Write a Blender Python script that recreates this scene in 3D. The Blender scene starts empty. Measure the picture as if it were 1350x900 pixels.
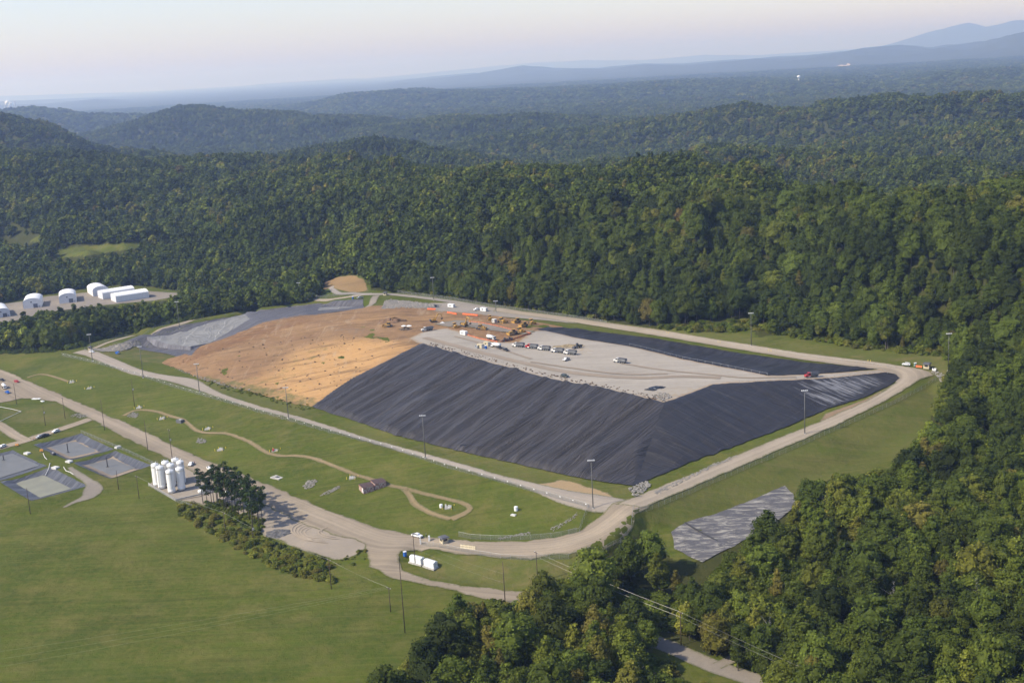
HAZE_D = 7.2e-5
import bpy, bmesh, math, random
import numpy as np
from mathutils import Vector, Matrix
from mathutils.geometry import delaunay_2d_cdt
rnd = random.Random(7); nrg = np.random.default_rng(11)
S = bpy.context.scene; COL = S.collection
# ---------------------------------------------------------------- camera
F = 1600.0; PITCH = math.atan(363.5/F); ROLL = 0.058; CH = 215.0
sp, cp = math.sin(PITCH), math.cos(PITCH)
fw = np.array([0, cp, -sp]); r0 = np.array([1., 0, 0]); u0 = np.array([0, sp, cp])
RT = math.cos(ROLL)*r0 - math.sin(ROLL)*u0
UP = math.cos(ROLL)*u0 + math.sin(ROLL)*r0
cam_d = bpy.data.cameras.new('camera'); cam = bpy.data.objects.new('camera', cam_d); COL.objects.link(cam)
cam_d.sensor_width = 36; cam_d.lens = 36*F/1350; cam_d.clip_start = 5; cam_d.clip_end = 120000
M = Matrix.Identity(4)
for i in range(3):
    M[i][0] = RT[i]; M[i][1] = UP[i]; M[i][2] = -fw[i]
M[2][3] = CH; cam.matrix_world = M; S.camera = cam
def raydir(px, py):
    a = (np.asarray(px, float)-675)/F; b = (450-np.asarray(py, float))/F
    return fw + a[..., None]*RT + b[..., None]*UP
def at_z(px, py, z):
    d = raydir(px, py); t = (CH-np.asarray(z, float))/(-d[..., 2])
    return np.stack([d[..., 0]*t, d[..., 1]*t, np.broadcast_to(z, t.shape)], -1)
def project(P):
    P = np.asarray(P, float); q = P-np.array([0, 0, CH]); w = q@fw
    return 675+F*(q@RT)/w, 450-F*(q@UP)/w, w
# ---------------------------------------------------------------- light
SUN_EL = math.radians(43); sdir = np.array([-0.93, -0.36]); sdir /= np.hypot(*sdir)
w_ = bpy.data.worlds.new('World'); S.world = w_; w_.use_nodes = True
nt = w_.node_tree; nt.nodes.clear()
sky = nt.nodes.new('ShaderNodeTexSky'); sky.sky_type = 'NISHITA'; sky.sun_disc = False
sky.sun_elevation = SUN_EL; sky.sun_rotation = math.atan2(sdir[0], sdir[1])
sky.altitude = 200; sky.air_density = 1.2; sky.dust_density = 1.0; sky.ozone_density = 1.5
bg = nt.nodes.new('ShaderNodeBackground'); bg.inputs[1].default_value = 0.13
wo = nt.nodes.new('ShaderNodeOutputWorld')
tn = nt.nodes.new('ShaderNodeMix'); tn.data_type = 'RGBA'; tn.blend_type = 'MULTIPLY'; tn.inputs[0].default_value = 1
tn.inputs[7].default_value = (.88, .868, 1.05, 1); nt.links.new(sky.outputs[0], tn.inputs[6]); nt.links.new(tn.outputs[2], bg.inputs[0]); nt.links.new(bg.outputs[0], wo.inputs[0])
sl = bpy.data.lights.new('sun', 'SUN'); sl.energy = 3.9; sl.angle = math.radians(0.6); sl.color = (1.0, .92, .78)
so = bpy.data.objects.new('sun', sl); COL.objects.link(so)
sv = Vector((sdir[0]*math.cos(SUN_EL), sdir[1]*math.cos(SUN_EL), math.sin(SUN_EL)))
so.rotation_euler = sv.to_track_quat('Z', 'Y').to_euler(); so.location = (-300, 300, 500)
vs = S.view_settings; vs.view_transform = 'Standard'; vs.look = 'None'; vs.exposure = 0.64; vs.gamma = 1
S.cycles.volume_bounces = 6; S.cycles.max_bounces = 8; S.cycles.diffuse_bounces = 2; S.cycles.glossy_bounces = 2
S.cycles.transparent_max_bounces = 6; S.cycles.use_denoising = True
# ---------------------------------------------------------------- tags and materials
def tag(o, label=None, cat=None, group=None, kind=None):
    for k, v in (('label', label), ('category', cat), ('group', group), ('kind', kind)):
        if v: o[k] = v
    return o
def link(name, me, parent=None, mats=()):
    o = bpy.data.objects.new(name, me); COL.objects.link(o)
    if parent is not None: o.parent = parent
    return o
def sc(c): return tuple(c)+(1.0,) if len(c) == 3 else c
class NB:
    """tiny node-tree builder"""
    def __init__(s, name):
        s.m = bpy.data.materials.new(name); s.m.use_nodes = True; s.t = s.m.node_tree; s.t.nodes.clear()
        s.out = s.t.nodes.new('ShaderNodeOutputMaterial'); s.b = s.t.nodes.new('ShaderNodeBsdfPrincipled')
        s.t.links.new(s.b.outputs[0], s.out.inputs[0]); s.b.inputs['Roughness'].default_value = .9
        s.b.inputs['Specular IOR Level'].default_value = .2
        s.co = None
    def n(s, typ, **kw):
        x = s.t.nodes.new('ShaderNode'+typ)
        for k, v in kw.items(): setattr(x, k, v)
        return x
    def put(s, sock, v):
        if isinstance(v, bpy.types.NodeSocket): s.t.links.new(v, sock)
        elif isinstance(v, tuple) and sock.type == 'RGBA': sock.default_value = sc(v)
        else: sock.default_value = v
    def obj(s):
        if s.co is None: s.co = s.n('TexCoord').outputs['Object']
        return s.co
    def attr(s, name, typ='GEOMETRY', out='Fac'):
        a = s.n('Attribute', attribute_name=name, attribute_type=typ); return a.outputs[out]
    def noise(s, scale, detail=4, rough=.6, vec=None, dist=0.0):
        x = s.n('TexNoise'); s.put(x.inputs['Vector'], vec if vec is not None else s.obj())
        x.inputs['Scale'].default_value = scale; x.inputs['Detail'].default_value = detail
        x.inputs['Roughness'].default_value = rough; x.inputs['Distortion'].default_value = dist
        return x.outputs['Fac']
    def mapping(s, scale=(1, 1, 1), rot=(0, 0, 0), vec=None):
        x = s.n('Mapping'); s.put(x.inputs['Vector'], vec if vec is not None else s.obj())
        x.inputs['Scale'].default_value = scale; x.inputs['Rotation'].default_value = rot; return x.outputs[0]
    def ramp(s, fac, a, b, lo=0.0, hi=1.0):
        x = s.n('MapRange'); s.put(x.inputs[0], fac); x.inputs[1].default_value = a; x.inputs[2].default_value = b
        s.put(x.inputs[3], lo); s.put(x.inputs[4], hi); return x.outputs[0]
    def mix(s, fac, a, b, mode='MIX'):
        x = s.n('Mix', data_type='RGBA', blend_type=mode); s.put(x.inputs[0], fac); s.put(x.inputs[6], a); s.put(x.inputs[7], b)
        return x.outputs[2]
    def math(s, op, a, b=0.0, clamp=False):
        x = s.n('Math', operation=op, use_clamp=clamp); s.put(x.inputs[0], a); s.put(x.inputs[1], b); return x.outputs[0]
    def bump(s, h, strength=.5, dist=.1):
        x = s.n('Bump'); s.put(x.inputs['Height'], h); x.inputs['Strength'].default_value = strength
        x.inputs['Distance'].default_value = dist; s.t.links.new(x.outputs[0], s.b.inputs['Normal'])
    def col(s, c): s.put(s.b.inputs['Base Color'], c); return s
    def set(s, **kw):
        for k, v in kw.items(): s.put(s.b.inputs[k.replace('_', ' ')], v)
        return s
MC = {}
def simple(name, c, rough=.6, metal=0., var=.12, spec=.3, scale=.6):
    if name in MC: return MC[name]
    k = NB(name); n = k.noise(scale, 4)
    d = tuple(max(0, x*(1-var*2)) for x in c); l = tuple(min(1, x*(1+var)) for x in c)
    k.col(k.mix(k.ramp(n, .3, .7), d, l)); k.set(Roughness=rough, Metallic=metal, Specular_IOR_Level=spec)
    MC[name] = k.m; return k.m
# ---------------------------------------------------------------- numpy noise
_tab = nrg.random((256, 256))
def vnoise(x, y):
    xi = np.floor(x).astype(int); yi = np.floor(y).astype(int); fx = x-xi; fy = y-yi
    fx = fx*fx*(3-2*fx); fy = fy*fy*(3-2*fy)
    a = _tab[xi % 256, yi % 256]; b = _tab[(xi+1) % 256, yi % 256]; c = _tab[xi % 256, (yi+1) % 256]; d = _tab[(xi+1) % 256, (yi+1) % 256]
    return (a*(1-fx)+b*fx)*(1-fy)+(c*(1-fx)+d*fx)*fy
def fbm(x, y, o=4):
    s = 0; a = .5; t = 0
    for i in range(o):
        s = s+a*vnoise(x*2**i+17.3*i, y*2**i+9.1*i); t += a; a *= .5
    return s/t
def inpoly(px, py, poly):
    P = np.asarray(poly, float); r = np.zeros(np.shape(px), bool); j = len(P)-1
    for i in range(len(P)):
        xi, yi = P[i]; xj, yj = P[j]
        c = ((yi > py) != (yj > py))
        with np.errstate(divide='ignore', invalid='ignore'):
            r ^= c & (px < (xj-xi)*(py-yi)/(yj-yi+1e-12)+xi)
        j = i
    return r
# ---------------------------------------------------------------- terrain of the site: contour points (photo pixel, height)
TL = [
 [(-700,905,0),(-300,905,0),(0,905,0),(250,905,-1),(500,905,-3),(560,850,-3),(590,810,-3),(690,800,-4),(800,830,-6),(900,860,-7),(1000,905,-8)],
 [(-300,1300,0),(300,1300,-3),(700,1300,-8),(1300,1300,-6),(1900,1300,0)],
 [(-300,780,1),(0,780,1),(200,780,0),(400,800,-1),(520,800,-2)],
 [(-300,690,2),(0,690,2),(120,662,2.5),(180,657,3),(240,690,1.5),(300,725,.5),(360,752,0),(430,782,-1),(480,775,-1)],
 [(-200,570,7),(0,568,6),(60,560,6),(120,560,6)],
 [(-300,440,9),(-100,475,8.5),(0,497,8),(60,527,7),(134,560,6),(200,597,5),(260,632,4),(350,668,3),(430,700,3),(480,712,3)],
 [(-300,425,10),(-100,463,9),(0,483,8.2),(60,510,7.2),(130,540,6.2),(200,572,5.2),(260,600,4.2),(350,635,3.2),(420,665,3),(500,695,3),(560,707,3),(640,711,4),(720,704,6),(760,695,8),(790,680,10),(800,670,12)],
 [(200,625,4),(240,640,3.5),(300,665,3),(350,690,2.5),(400,725,2),(430,735,1.5),(470,725,2.5)],
 [(500,725,2.5),(560,730,3),(640,732,4),(720,728,6),(780,718,8),(815,703,10),(835,680,12),(845,665,12.5)],
 [(490,745,0),(500,755,-.5),(560,777,-1.5),(640,793,-2.5),(700,800,-3.5)],
 [(540,735,0),(580,752,-1),(650,772,-2),(720,778,-2.5),(770,762,-1),(800,740,0),(850,712,3),(885,690,5)],
 [(82,469,12),(130,480,12),(180,495,12),(240,515,12),(350,545,12),(464,578,12),(528,596,12),(590,617,12),(640,630,12),(743,660,12),(777,669,12)],
 [(-300,450,9),(-100,458,10),(0,462,11),(50,458,11.5),(110,464,13)],
 [(115,466,13),(150,480,13),(200,497,13),(240,510,13),(290,522,13),(340,540,13),(380,552,13),(430,566,13),(480,582,13),(530,594,13),(590,610,13),(650,628,13),(700,640,13),(760,658,13),(805,662,13)],
 [(140,462,13),(190,480,13),(250,500,13),(320,520,13),(400,543,13),(470,562,13),(560,590,13),(650,612,13),(740,634,13),(820,648,13)],
 [(413,537,13.5),(460,553,13.5),(520,575,13.5),(600,594,13.5),(680,612,13.5),(760,630,13.5),(833,641,13.5),(870,627,14.5),(900,614,15),(970,588,17),(1040,562,18),(1088,540,19),(1140,523,21),(1185,500,23)],
 [(850,638,13.5),(880,628,14),(940,602,15),(1000,576,17),(1060,552,19),(1120,525,21),(1185,497,23)],
 [(850,655,13),(900,634,14),(960,608,15),(1020,583,17),(1080,555,19),(1140,530,21),(1200,502,23),(1215,492,23.5)],
 [(850,672,11),(900,650,11.5),(960,625,12.5),(1020,600,14),(1080,577,16),(1140,550,18),(1210,515,20.5),(1235,500,21)],
 [(855,700,4),(885,705,4),(960,670,5),(1040,642,6),(1120,610,8),(1200,570,12),(1235,530,16)],
 [(215,479,13.2),(260,498,13.5),(300,508,13.5),(340,518,13.5),(380,530,13.5)],
 [(215,478,13.5),(240,468,16),(262,457,18),(300,445,21),(330,434,23),(380,424,26),(420,418,28),(480,408,29),(540,405,30)],
 [(300,470,21),(350,458,24.5),(400,450,28),(450,446,31),(500,447,32.5),(555,455,33.3)],
 [(440,428,30.5),(500,428,32),(560,430,32.5),(620,430,32.5)],
 [(413,533,14),(450,508,20),(500,482,27),(555,455,33.3),(600,467,33.3),(640,478,33.3),(720,500,33),(800,515,32.5),(875,532,31.5),(905,521,31.5),(940,508,31.3),(975,504,31)],
 [(560,445,33.2),(620,460,33),(700,480,33),(790,500,32.5),(880,512,31.8),(950,498,31.5)],
 [(620,440,33),(705,437,32.8),(760,447,32),(830,458,32),(900,474,31.5),(960,486,31),(1012,496,30.6)],
 [(705,433,30),(780,440,26),(860,454,25.5),(940,468,25),(1020,482,24.5),(1080,487,24.5)],
 [(1010,503,30.3),(1050,501,29),(1080,500,27.8),(1120,497,26.5),(1160,492,24.5)],
 [(1010,497,30.3),(1050,495,29),(1080,494,27.8),(1120,491,26.5),(1160,488,24.5)],
 [(480,396,25.5),(520,396,26),(560,403,27),(600,408,28),(650,413,28.5),(700,424,28),(760,431,27),(860,446,26.3),(960,464,25.5),(1060,477,24.8),(1150,487,24),(1185,490,23.5)],
 [(480,386,26),(520,386,26.5),(600,399,27.5),(650,405,28),(700,412,28),(760,421,27.5),(860,435,27),(960,455,26),(1060,468,25),(1150,477,24.5),(1215,484,24)],
 [(980,428,30),(1000,418,33),(920,426,30),(880,430,29),(1050,447,28.5),(1120,456,27),(1240,466,26),(1260,480,25.5)],
 [(115,458,13),(155,448,15),(250,423,18),(340,407,20),(420,397,22),(470,391,24.5)],
 [(110,470,12.8),(157,455,14.8),(200,441,16.8),(250,428,17.8),(340,411,19.8),(420,401,21.8),(475,396,24.5)],
 [(192,447,10.5),(225,443,10.8),(253,437,11),(330,418,13.5),(420,407,17),(478,404,21)],
 [(205,449,9.5),(225,451,9.5),(250,453,9.5),(275,449,10)],
 [(188,459,9),(220,463,9),(249,467,9),(264,462,9)],
 [(120,461,12.8),(160,462,12.5),(200,475,12.5),(235,472,12)],
 [(1235,560,12),(1300,600,12),(1400,650,12),(1600,700,14)],
 [(1000,800,-5),(1150,760,2),(1350,760,6),(1600,760,8)],
 [(1260,500,22),(1350,520,28),(1500,560,30),(1700,650,30)],
 [(-500,600,5),(-700,700,2),(-500,480,8)],
 [(-700,420,4),(-400,420,4),(-200,425,4),(0,428,4),(100,425,4),(240,405,5),(330,398,8),(420,385,20)],
 [(-300,400,4),(0,408,4),(120,398,4),(200,388,4),(240,384,4.5)],
 [(425,388,25),(450,386,26),(480,383,27),(440,376,30),(470,372,31)],
]
PONDS = [  # rim pixels, floor pixels, rim z, floor z
 ([(44,586),(107,571),(151,592),(92,607)], [(63,590),(99,581),(131,595),(92,604)], 5.0, 2.4),
 ([(97,610),(153,594),(200,613),(146,631)], [(111,613),(149,603),(182,618),(147,629)], 5.0, 2.2),
 ([(0,635),(67,615),(116,640),(41,660)], [(18,637),(57,626),(96,645),(53,657)], 4.6, 1.8),
 ([(-62,612),(17,593),(62,614),(-8,636)], [(-48,612),(17,598),(54,614),(-6,633)], 4.8, 3.6)]
def dens(poly, step=6., close=False):
    W = [at_z(p[0], p[1], p[2]) for p in poly]; out = []
    if close: W.append(W[0])
    for a, b in zip(W[:-1], W[1:]):
        n = max(1, int(np.hypot(*(b-a)[:2])/step))
        out += [a+(b-a)*k/n for k in range(n)]
    out.append(W[-1]); return out
pts = []
for l in TL: pts += dens(l, 9)
pr = [p for p in pts]
for rim, fl, zr, zf in PONDS:
    R = [at_z(a, b, zr) for a, b in rim]; c = np.mean(R, 0)
    # nothing else inside the pond
    pr = [p for p in pr if not inpoly(np.array([p[0]]), np.array([p[1]]), [c[:2]+(q[:2]-c[:2])*1.08 for q in R])[0]]
pts = pr
for rim, fl, zr, zf in PONDS:
    pts += dens([(a, b, zr) for a, b in rim], 4, True)
    pts += dens([(a, b, zf) for a, b in fl], 4, True)
for x, y, z in ((-900, 250, 0), (-900, 1500, 5), (900, 250, 10), (900, 1500, 40), (0, 1500, 40), (500, 1400, 40), (-400, 1500, 8), (-900, 900, 5), (900, 700, 40), (0, 250, -5), (400, 250, -5)):
    pts.append(np.array([x, y, z], float))
key = {}
for p in pts: key.setdefault((round(p[0]/1.5), round(p[1]/1.5)), p)
pts = np.array(list(key.values()))
tri = delaunay_2d_cdt([Vector(p[:2]) for p in pts], [], [], 0, 1e-4)
tv = tri[0]; omap = tri[3]
tz = np.array([pts[o[0]][2] for o in omap]); txy = np.array([v[:] for v in tv])
GX0, GX1, GY0, GY1, GS = -800., 800., 260., 1480., 2.0
gnx, gny = int((GX1-GX0)/GS)+1, int((GY1-GY0)/GS)+1
SG = np.full((gnx, gny), np.nan)
for f in tri[2]:
    P = txy[list(f)]; Z = tz[list(f)]
    i0 = max(0, int(math.floor((P[:, 0].min()-GX0)/GS))); i1 = min(gnx-1, int(math.ceil((P[:, 0].max()-GX0)/GS)))
    j0 = max(0, int(math.floor((P[:, 1].min()-GY0)/GS))); j1 = min(gny-1, int(math.ceil((P[:, 1].max()-GY0)/GS)))
    if i1 < i0 or j1 < j0: continue
    X, Y = np.meshgrid(GX0+GS*np.arange(i0, i1+1), GY0+GS*np.arange(j0, j1+1), indexing='ij')
    (x1, y1), (x2, y2), (x3, y3) = P; det = (y2-y3)*(x1-x3)+(x3-x2)*(y1-y3)
    if abs(det) < 1e-9: continue
    a = ((y2-y3)*(X-x3)+(x3-x2)*(Y-y3))/det; b = ((y3-y1)*(X-x3)+(x1-x3)*(Y-y3))/det; c = 1-a-b
    m = (a >= -1e-6) & (b >= -1e-6) & (c >= -1e-6)
    sub = SG[i0:i1+1, j0:j1+1]; sub[m] = (a*Z[0]+b*Z[1]+c*Z[2])[m]
SG = np.where(np.isnan(SG), 5., SG)
for _ in range(1):
    q = np.pad(SG, 1, mode='edge'); SG = (q[:-2, 1:-1]+q[2:, 1:-1]+q[1:-1, :-2]+q[1:-1, 2:]+2*SG)/6
def site_z(x, y):
    u = np.clip((x-GX0)/GS, 0, gnx-1.001); v = np.clip((y-GY0)/GS, 0, gny-1.001)
    i = u.astype(int); j = v.astype(int); a = u-i; b = v-j
    return SG[i, j]*(1-a)*(1-b)+SG[i+1, j]*a*(1-b)+SG[i, j+1]*(1-a)*b+SG[i+1, j+1]*a*b
# ---------------------------------------------------------------- hills: crest lines (photo pixel, distance), front width, back width
CAN = 17.
RIDGES = [
 ([(-250,188,2600),(0,194,2450),(60,199,2400),(150,213,2350),(235,204,2300),(330,224,2000),(420,214,1750),(520,222,1500),(600,224,1380),(690,217,1300),(780,226,1250),(900,221,1180),(960,229,1120),(1060,244,1060),(1180,262,1000),(1350,258,960),(1600,250,950)], .30, .35),
 ([(700,232,1900),(800,214,1950),(900,199,2000),(990,193,2050),(1060,199,2000),(1150,203,1900),(1250,212,1750),(1350,222,1700),(1600,225,1700)], .11, .13),
 ([(1000,205,2600),(1100,190,2600),(1200,175,2600),(1350,163,2500),(1600,150,2500)], .09, .12),
 ([(330,222,2700),(400,202,2700),(480,184,2800),(560,190,2700),(640,208,2500),(700,218,2400)], .12, .12),
 ([(-250,150,3500),(0,167,3500),(60,174,3400),(130,190,3200),(200,200,3100)], .15, .2),
 ([(-250,165,7670),(-60,155,7670),(50,146,7670),(110,151,7670),(170,163,7522),(210,172,7375)], .14, .2),
 ([(120,178,5428),(180,160,5310),(235,145,5310),(310,143,5310),(370,155,5192),(420,149,5074),(480,156,4956),(520,162,4720),(590,152,4602),(640,153,4602),(700,150,4484),(790,152,4484),(850,162,4602)], .12, .12),
 ([(640,178,3600),(760,168,3500),(850,158,3500),(900,151,3400),(960,143,3400),(1040,138,3300),(1130,133,3300),(1250,124,3200),(1350,119,3200),(1600,105,3200)], .11, .12),
 ([(380,142,9587),(450,127,9587),(520,122,9587),(600,123,9292),(700,120,9145),(800,116,9145),(870,109,8850),(950,107,8850),(1050,105,8850),(1110,103,8702),(1180,104,8555),(1240,95,8407),(1350,89,8260),(1600,75,8112)], .22, .2),
 ([(-250,150,23269),(0,139,23269),(60,137,23269),(130,131,22721),(200,134,22721),(280,130,22447),(350,124,22447),(410,121,21900),(460,127,21900)], .15, .2),
 ([(-250,139,32228),(0,134,32228),(150,128,32228),(250,132,30827),(340,121,30827),(430,119,30827),(480,114,30827),(570,111,29426),(640,111,29426),(700,107,28025),(745,104,28025),(830,107,28025)], .1, .15),
 ([(430,120,28496),(540,104,28496),(620,97,27479),(690,86,26461),(730,88,26461),(790,89,25443),(850,84,24425),(900,84,24425),(1000,74,23408),(1060,71,23408),(1130,64,22390),(1185,59,22390),(1230,62,21372),(1290,53,21372),(1350,43,21372),(1600,30,21372)], .3, .2),
 ([(480,104,53843),(600,93,53843),(700,83,53843),(760,80,53843),(850,79,51772),(930,73,51772),(1000,73,49701),(1100,67,49701),(1180,60,49701),(1300,58,49701)], .12, .15),
 ([(1100,75,36816),(1180,58,36816),(1220,46,36816),(1276,33,36816),(1300,38,36816),(1333,31,36816),(1380,32,36816),(1600,35,36816)], .15, .2),
 ([(-250,131,54000),(0,127,54000),(150,122,54000),(260,120,54000),(350,110,54000),(450,104,54000),(520,103,54000)], .1, .1),
]
def azi(px, py):
    d = raydir(px, py); return np.arctan2(d[..., 0], d[..., 1])
RD = []
for pl, wf, wb in RIDGES:
    P = np.array(pl, float); d = raydir(P[:, 0], P[:, 1]); h = np.hypot(d[:, 0], d[:, 1])
    RD.append((np.arctan2(d[:, 0], d[:, 1]), P[:, 2], CH+P[:, 2]*d[:, 2]/h-CAN*np.where(P[:, 2] > 9000, .4, 1), wf, wb))
HILLS = [(60,198,2350,300),(235,203,2250,270),(-80,192,2400,300),(150,225,2000,200),(330,224,2000,220),(430,213,1800,230),(520,221,1550,170),(600,222,1420,150),(700,216,1300,170),(780,232,1230,110),(860,222,1180,150),(960,228,1080,120),(1090,247,1020,105),(1190,262,960,100),(1330,250,930,130),(1460,255,930,130),
 (760,275,1120,95),(880,262,1040,90),(1000,290,960,75),(1110,300,910,75),(1230,318,860,80),(560,268,1300,110),(650,262,1200,95),(450,262,1500,120),(330,262,1700,150),(230,250,1850,150),
 (830,207,2000,140),(905,199,2000,150),(1000,192,2050,160),(1130,202,1950,130),(1250,211,1800,120),(470,185,2750,230),(560,192,2700,170),(110,150,7600,440),(240,146,5300,300),(320,143,5250,300),(430,150,5050,270),(590,152,4600,240),(700,151,4500,250),(790,153,4500,210),
 (50,255,1980,150),(150,248,1930,140),(260,256,1780,130),(370,252,1640,125),(350,296,1480,90),(470,300,1290,80),(600,318,1110,65),(700,322,1070,60)]
HP = []
for a_, b_, c_, d_ in HILLS:
    q = raydir(a_, b_); h_ = np.hypot(q[0], q[1]); HP.append((q[0]/h_*c_, q[1]/h_*c_, CH+c_*q[2]/h_-CAN, d_))
bx = azi(np.array([-200., 0, 400, 470, 1350]), np.array([300.]*5))
def smooth(t): t = np.clip(t, 0, 1); return t*t*(3-2*t)
def hill_z(th, D):
    base = np.interp(th, bx, [5, 5, 12, 27, 29]); fs = np.interp(th, bx, [2300, 2300, 1750, 1450, 1250]); far = smooth((D-fs)/900)
    base = base*(1-far)+far*(-30.); spur2 = 1-np.abs(2*fbm(th*6.3+1.7, np.log(D)*3.2+2, 2)-1)*1.15
    spur = 1-np.abs(2*fbm(th*17+3, np.log(D)*4.5+7, 3)-1); lump = fbm(th*26+11, np.log(D)*18+5, 3); lump2 = fbm(th*11+3, np.log(D)*6+9, 2)
    n = fbm(th*9+40, np.log(D)*9+3, 4)-.5; n2 = 1-np.abs(fbm(th*22+5, np.log(D)*14+30, 3)*2-1)*2
    z = base.copy(); z += (n*14)*smooth((D-1500)/2500)
    for ta, Da, Za, wf, wb in RD:
        Di = np.interp(th, ta, Da); Zi = np.interp(th, ta, Za)
        o = np.maximum(np.maximum(ta[0]-th, th-ta[-1]), 0)
        taper = smooth(1-o/math.radians(3.))
        t = (D-Di)/Di; t = t*(1+.5*n*0)
        s = np.where(t < 0, smooth(1+t/wf), smooth(1-t/wb))
        rel = (Zi-base)*taper
        w = 4*s*(1-s)
        cr = 1 if wf != .30 else .74
        z = np.maximum(z, base+rel*np.clip(cr*s+w*(.34*n+.34*(n2-.3)+.40*(spur-.55)+.85*(spur2-.52)), 0, 1.0)*(1+(.55*(lump-.5)+.35*(lump2-.5))*(cr == 1))+n2*rel*.02)
    x = D*np.sin(th); y = D*np.cos(th); hi = z.copy()
    for cx, cy, Zc, R in HP:
        d = np.hypot(x-cx, y-cy)/R*(1+.5*(lump-.5)+.7*(.6-spur2)); hi = np.maximum(hi, base+(Zc-base)*smooth(1-d/1.7)**.8)
    # soft blend of the rounded hills into the ridges
    return np.where(hi > z, z+(hi-z)*.93, z)
ex = [(-400,398),(-100,400),(0,396),(240,383),(400,372),(430,360),(500,372),(640,392),(780,412),(900,418),(1000,408),(1100,440),(1240,462),(1290,480),(1350,520),(1500,600),(1700,700)]
eW = at_z(np.array([e[0] for e in ex]), np.array([e[1] for e in ex], float), np.array([5,5,5,6,15,34,30,29,28,30,34,28,26,26,27,28,28.]))
eth = np.arctan2(eW[:, 0], eW[:, 1]); eD = np.hypot(eW[:, 0], eW[:, 1])
def height(x, y):
    th = np.arctan2(x, y); D = np.hypot(x, y)
    De = np.interp(th, eth, eD); w = smooth(1-(D-De)/(0.10*De))
    return site_z(x, y)*w+hill_z(th, D)*(1-w)
# polar grid sheet
TH = np.radians(np.arange(-31, 31.01, .14))
Ds = [260.]
while Ds[-1] < 60000:
    d = Ds[-1]; Ds.append(d+(2.4 if d < 1150 else min(d*.0022*(1+(d/2500)**.6), d*.02) if d < 9000 else d*.012))
Ds = np.array(Ds)
TT, DD = np.meshgrid(TH, Ds, indexing='ij'); HX = DD*np.sin(TT); HY = DD*np.cos(TT)
HZ = height(HX, HY)
NT, ND = len(TH), len(Ds)
def gz(x, y):
    x = np.asarray(x, float); y = np.asarray(y, float)
    th = np.arctan2(x, y); D = np.hypot(x, y)
    u = np.clip((th-TH[0])/(TH[1]-TH[0]), 0, NT-1.001); v = np.clip(np.interp(D, Ds, np.arange(ND)), 0, ND-1.001)
    i = u.astype(int); j = v.astype(int); a = u-i; b = v-j
    return HZ[i, j]*(1-a)*(1-b)+HZ[i+1, j]*a*(1-b)+HZ[i, j+1]*(1-a)*b+HZ[i+1, j+1]*a*b
def ground(px, py, dz=0.):
    """first point where the sight line through a photo pixel meets the ground (plus dz)"""
    px = np.atleast_1d(np.asarray(px, float)); py = np.atleast_1d(np.asarray(py, float))
    d = raydir(px, py); h = np.hypot(d[:, 0], d[:, 1]); out = np.zeros((len(px), 3))
    for k in range(len(px)):
        e = d[k]/h[k]; zz = gz(e[0]*Ds, e[1]*Ds)+dz; r = CH+e[2]*Ds
        q = np.nonzero(r < zz)[0]; j = q[0] if len(q) else ND-1
        if j == 0: D = Ds[0]
        else:
            g0 = r[j-1]-zz[j-1]; g1 = r[j]-zz[j]; D = Ds[j-1]+(Ds[j]-Ds[j-1])*g0/(g0-g1+1e-12)
        out[k] = (e[0]*D, e[1]*D, 0); out[k, 2] = gz(out[k, 0], out[k, 1])+dz
    return out
def G(px, py, dz=0.): return ground([px], [py], dz)[0]
# ---------------------------------------------------------------- open (unwooded) areas, traced in the photo
OPEN = [
 [(-400,1000),(480,1000),(500,897),(535,880),(566,862),(580,838),(596,806),(640,792),(688,800),(706,790),(728,774),(766,764),(778,742),(800,724),(826,712),(850,704),(868,722),(888,738),(912,742),(950,728),(990,704),(1024,686),(1050,660),(1062,642),(1082,634),(1130,628),(1180,620),(1200,592),(1222,580),(1230,545),(1243,510),(1252,492),(1262,482),(1240,466),(1180,462),(1130,456),(1080,450),(1052,440),(1000,444),(988,432),(1012,417),(990,418),(930,427),(870,434),(800,424),(760,419),(700,410),(640,401),(560,389),(520,385),(490,383),(482,366),(468,362),(448,366),(424,374),(424,388),(410,398),(340,406),(250,421),(160,439),(110,455),(70,462),(0,464),(-400,480)],
 [(838,828),(870,840),(930,862),(958,866),(984,852),(978,866),(952,878),(1000,896),(1015,945),(930,945),(900,890),(850,858)],
 [(-80,396),(0,400),(60,388),(110,380),(180,376),(240,384),(244,391),(205,398),(130,404),(60,410),(0,428),(-80,430)],
 [(62,333),(100,325),(180,319),(192,326),(130,335),(75,341)],
 [(18,314),(48,310),(58,317),(20,321)], [(0,306),(40,302),(44,308),(0,312)],
]
def is_open(px, py):
    m = np.zeros(np.shape(px), bool)
    for p in OPEN: m |= inpoly(px, py, p)
    return m
GULLY = [(1080,772),(1128,742),(1150,706),(1166,700),(1158,722),(1112,775),(1090,782)]
# hillside shapes that belong to the open ground
PX, PY, _ = project(np.stack([HX, HY, HZ], -1))
openv = is_open(PX, PY) & (DD < 1750)
near = DD < 1300
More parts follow.
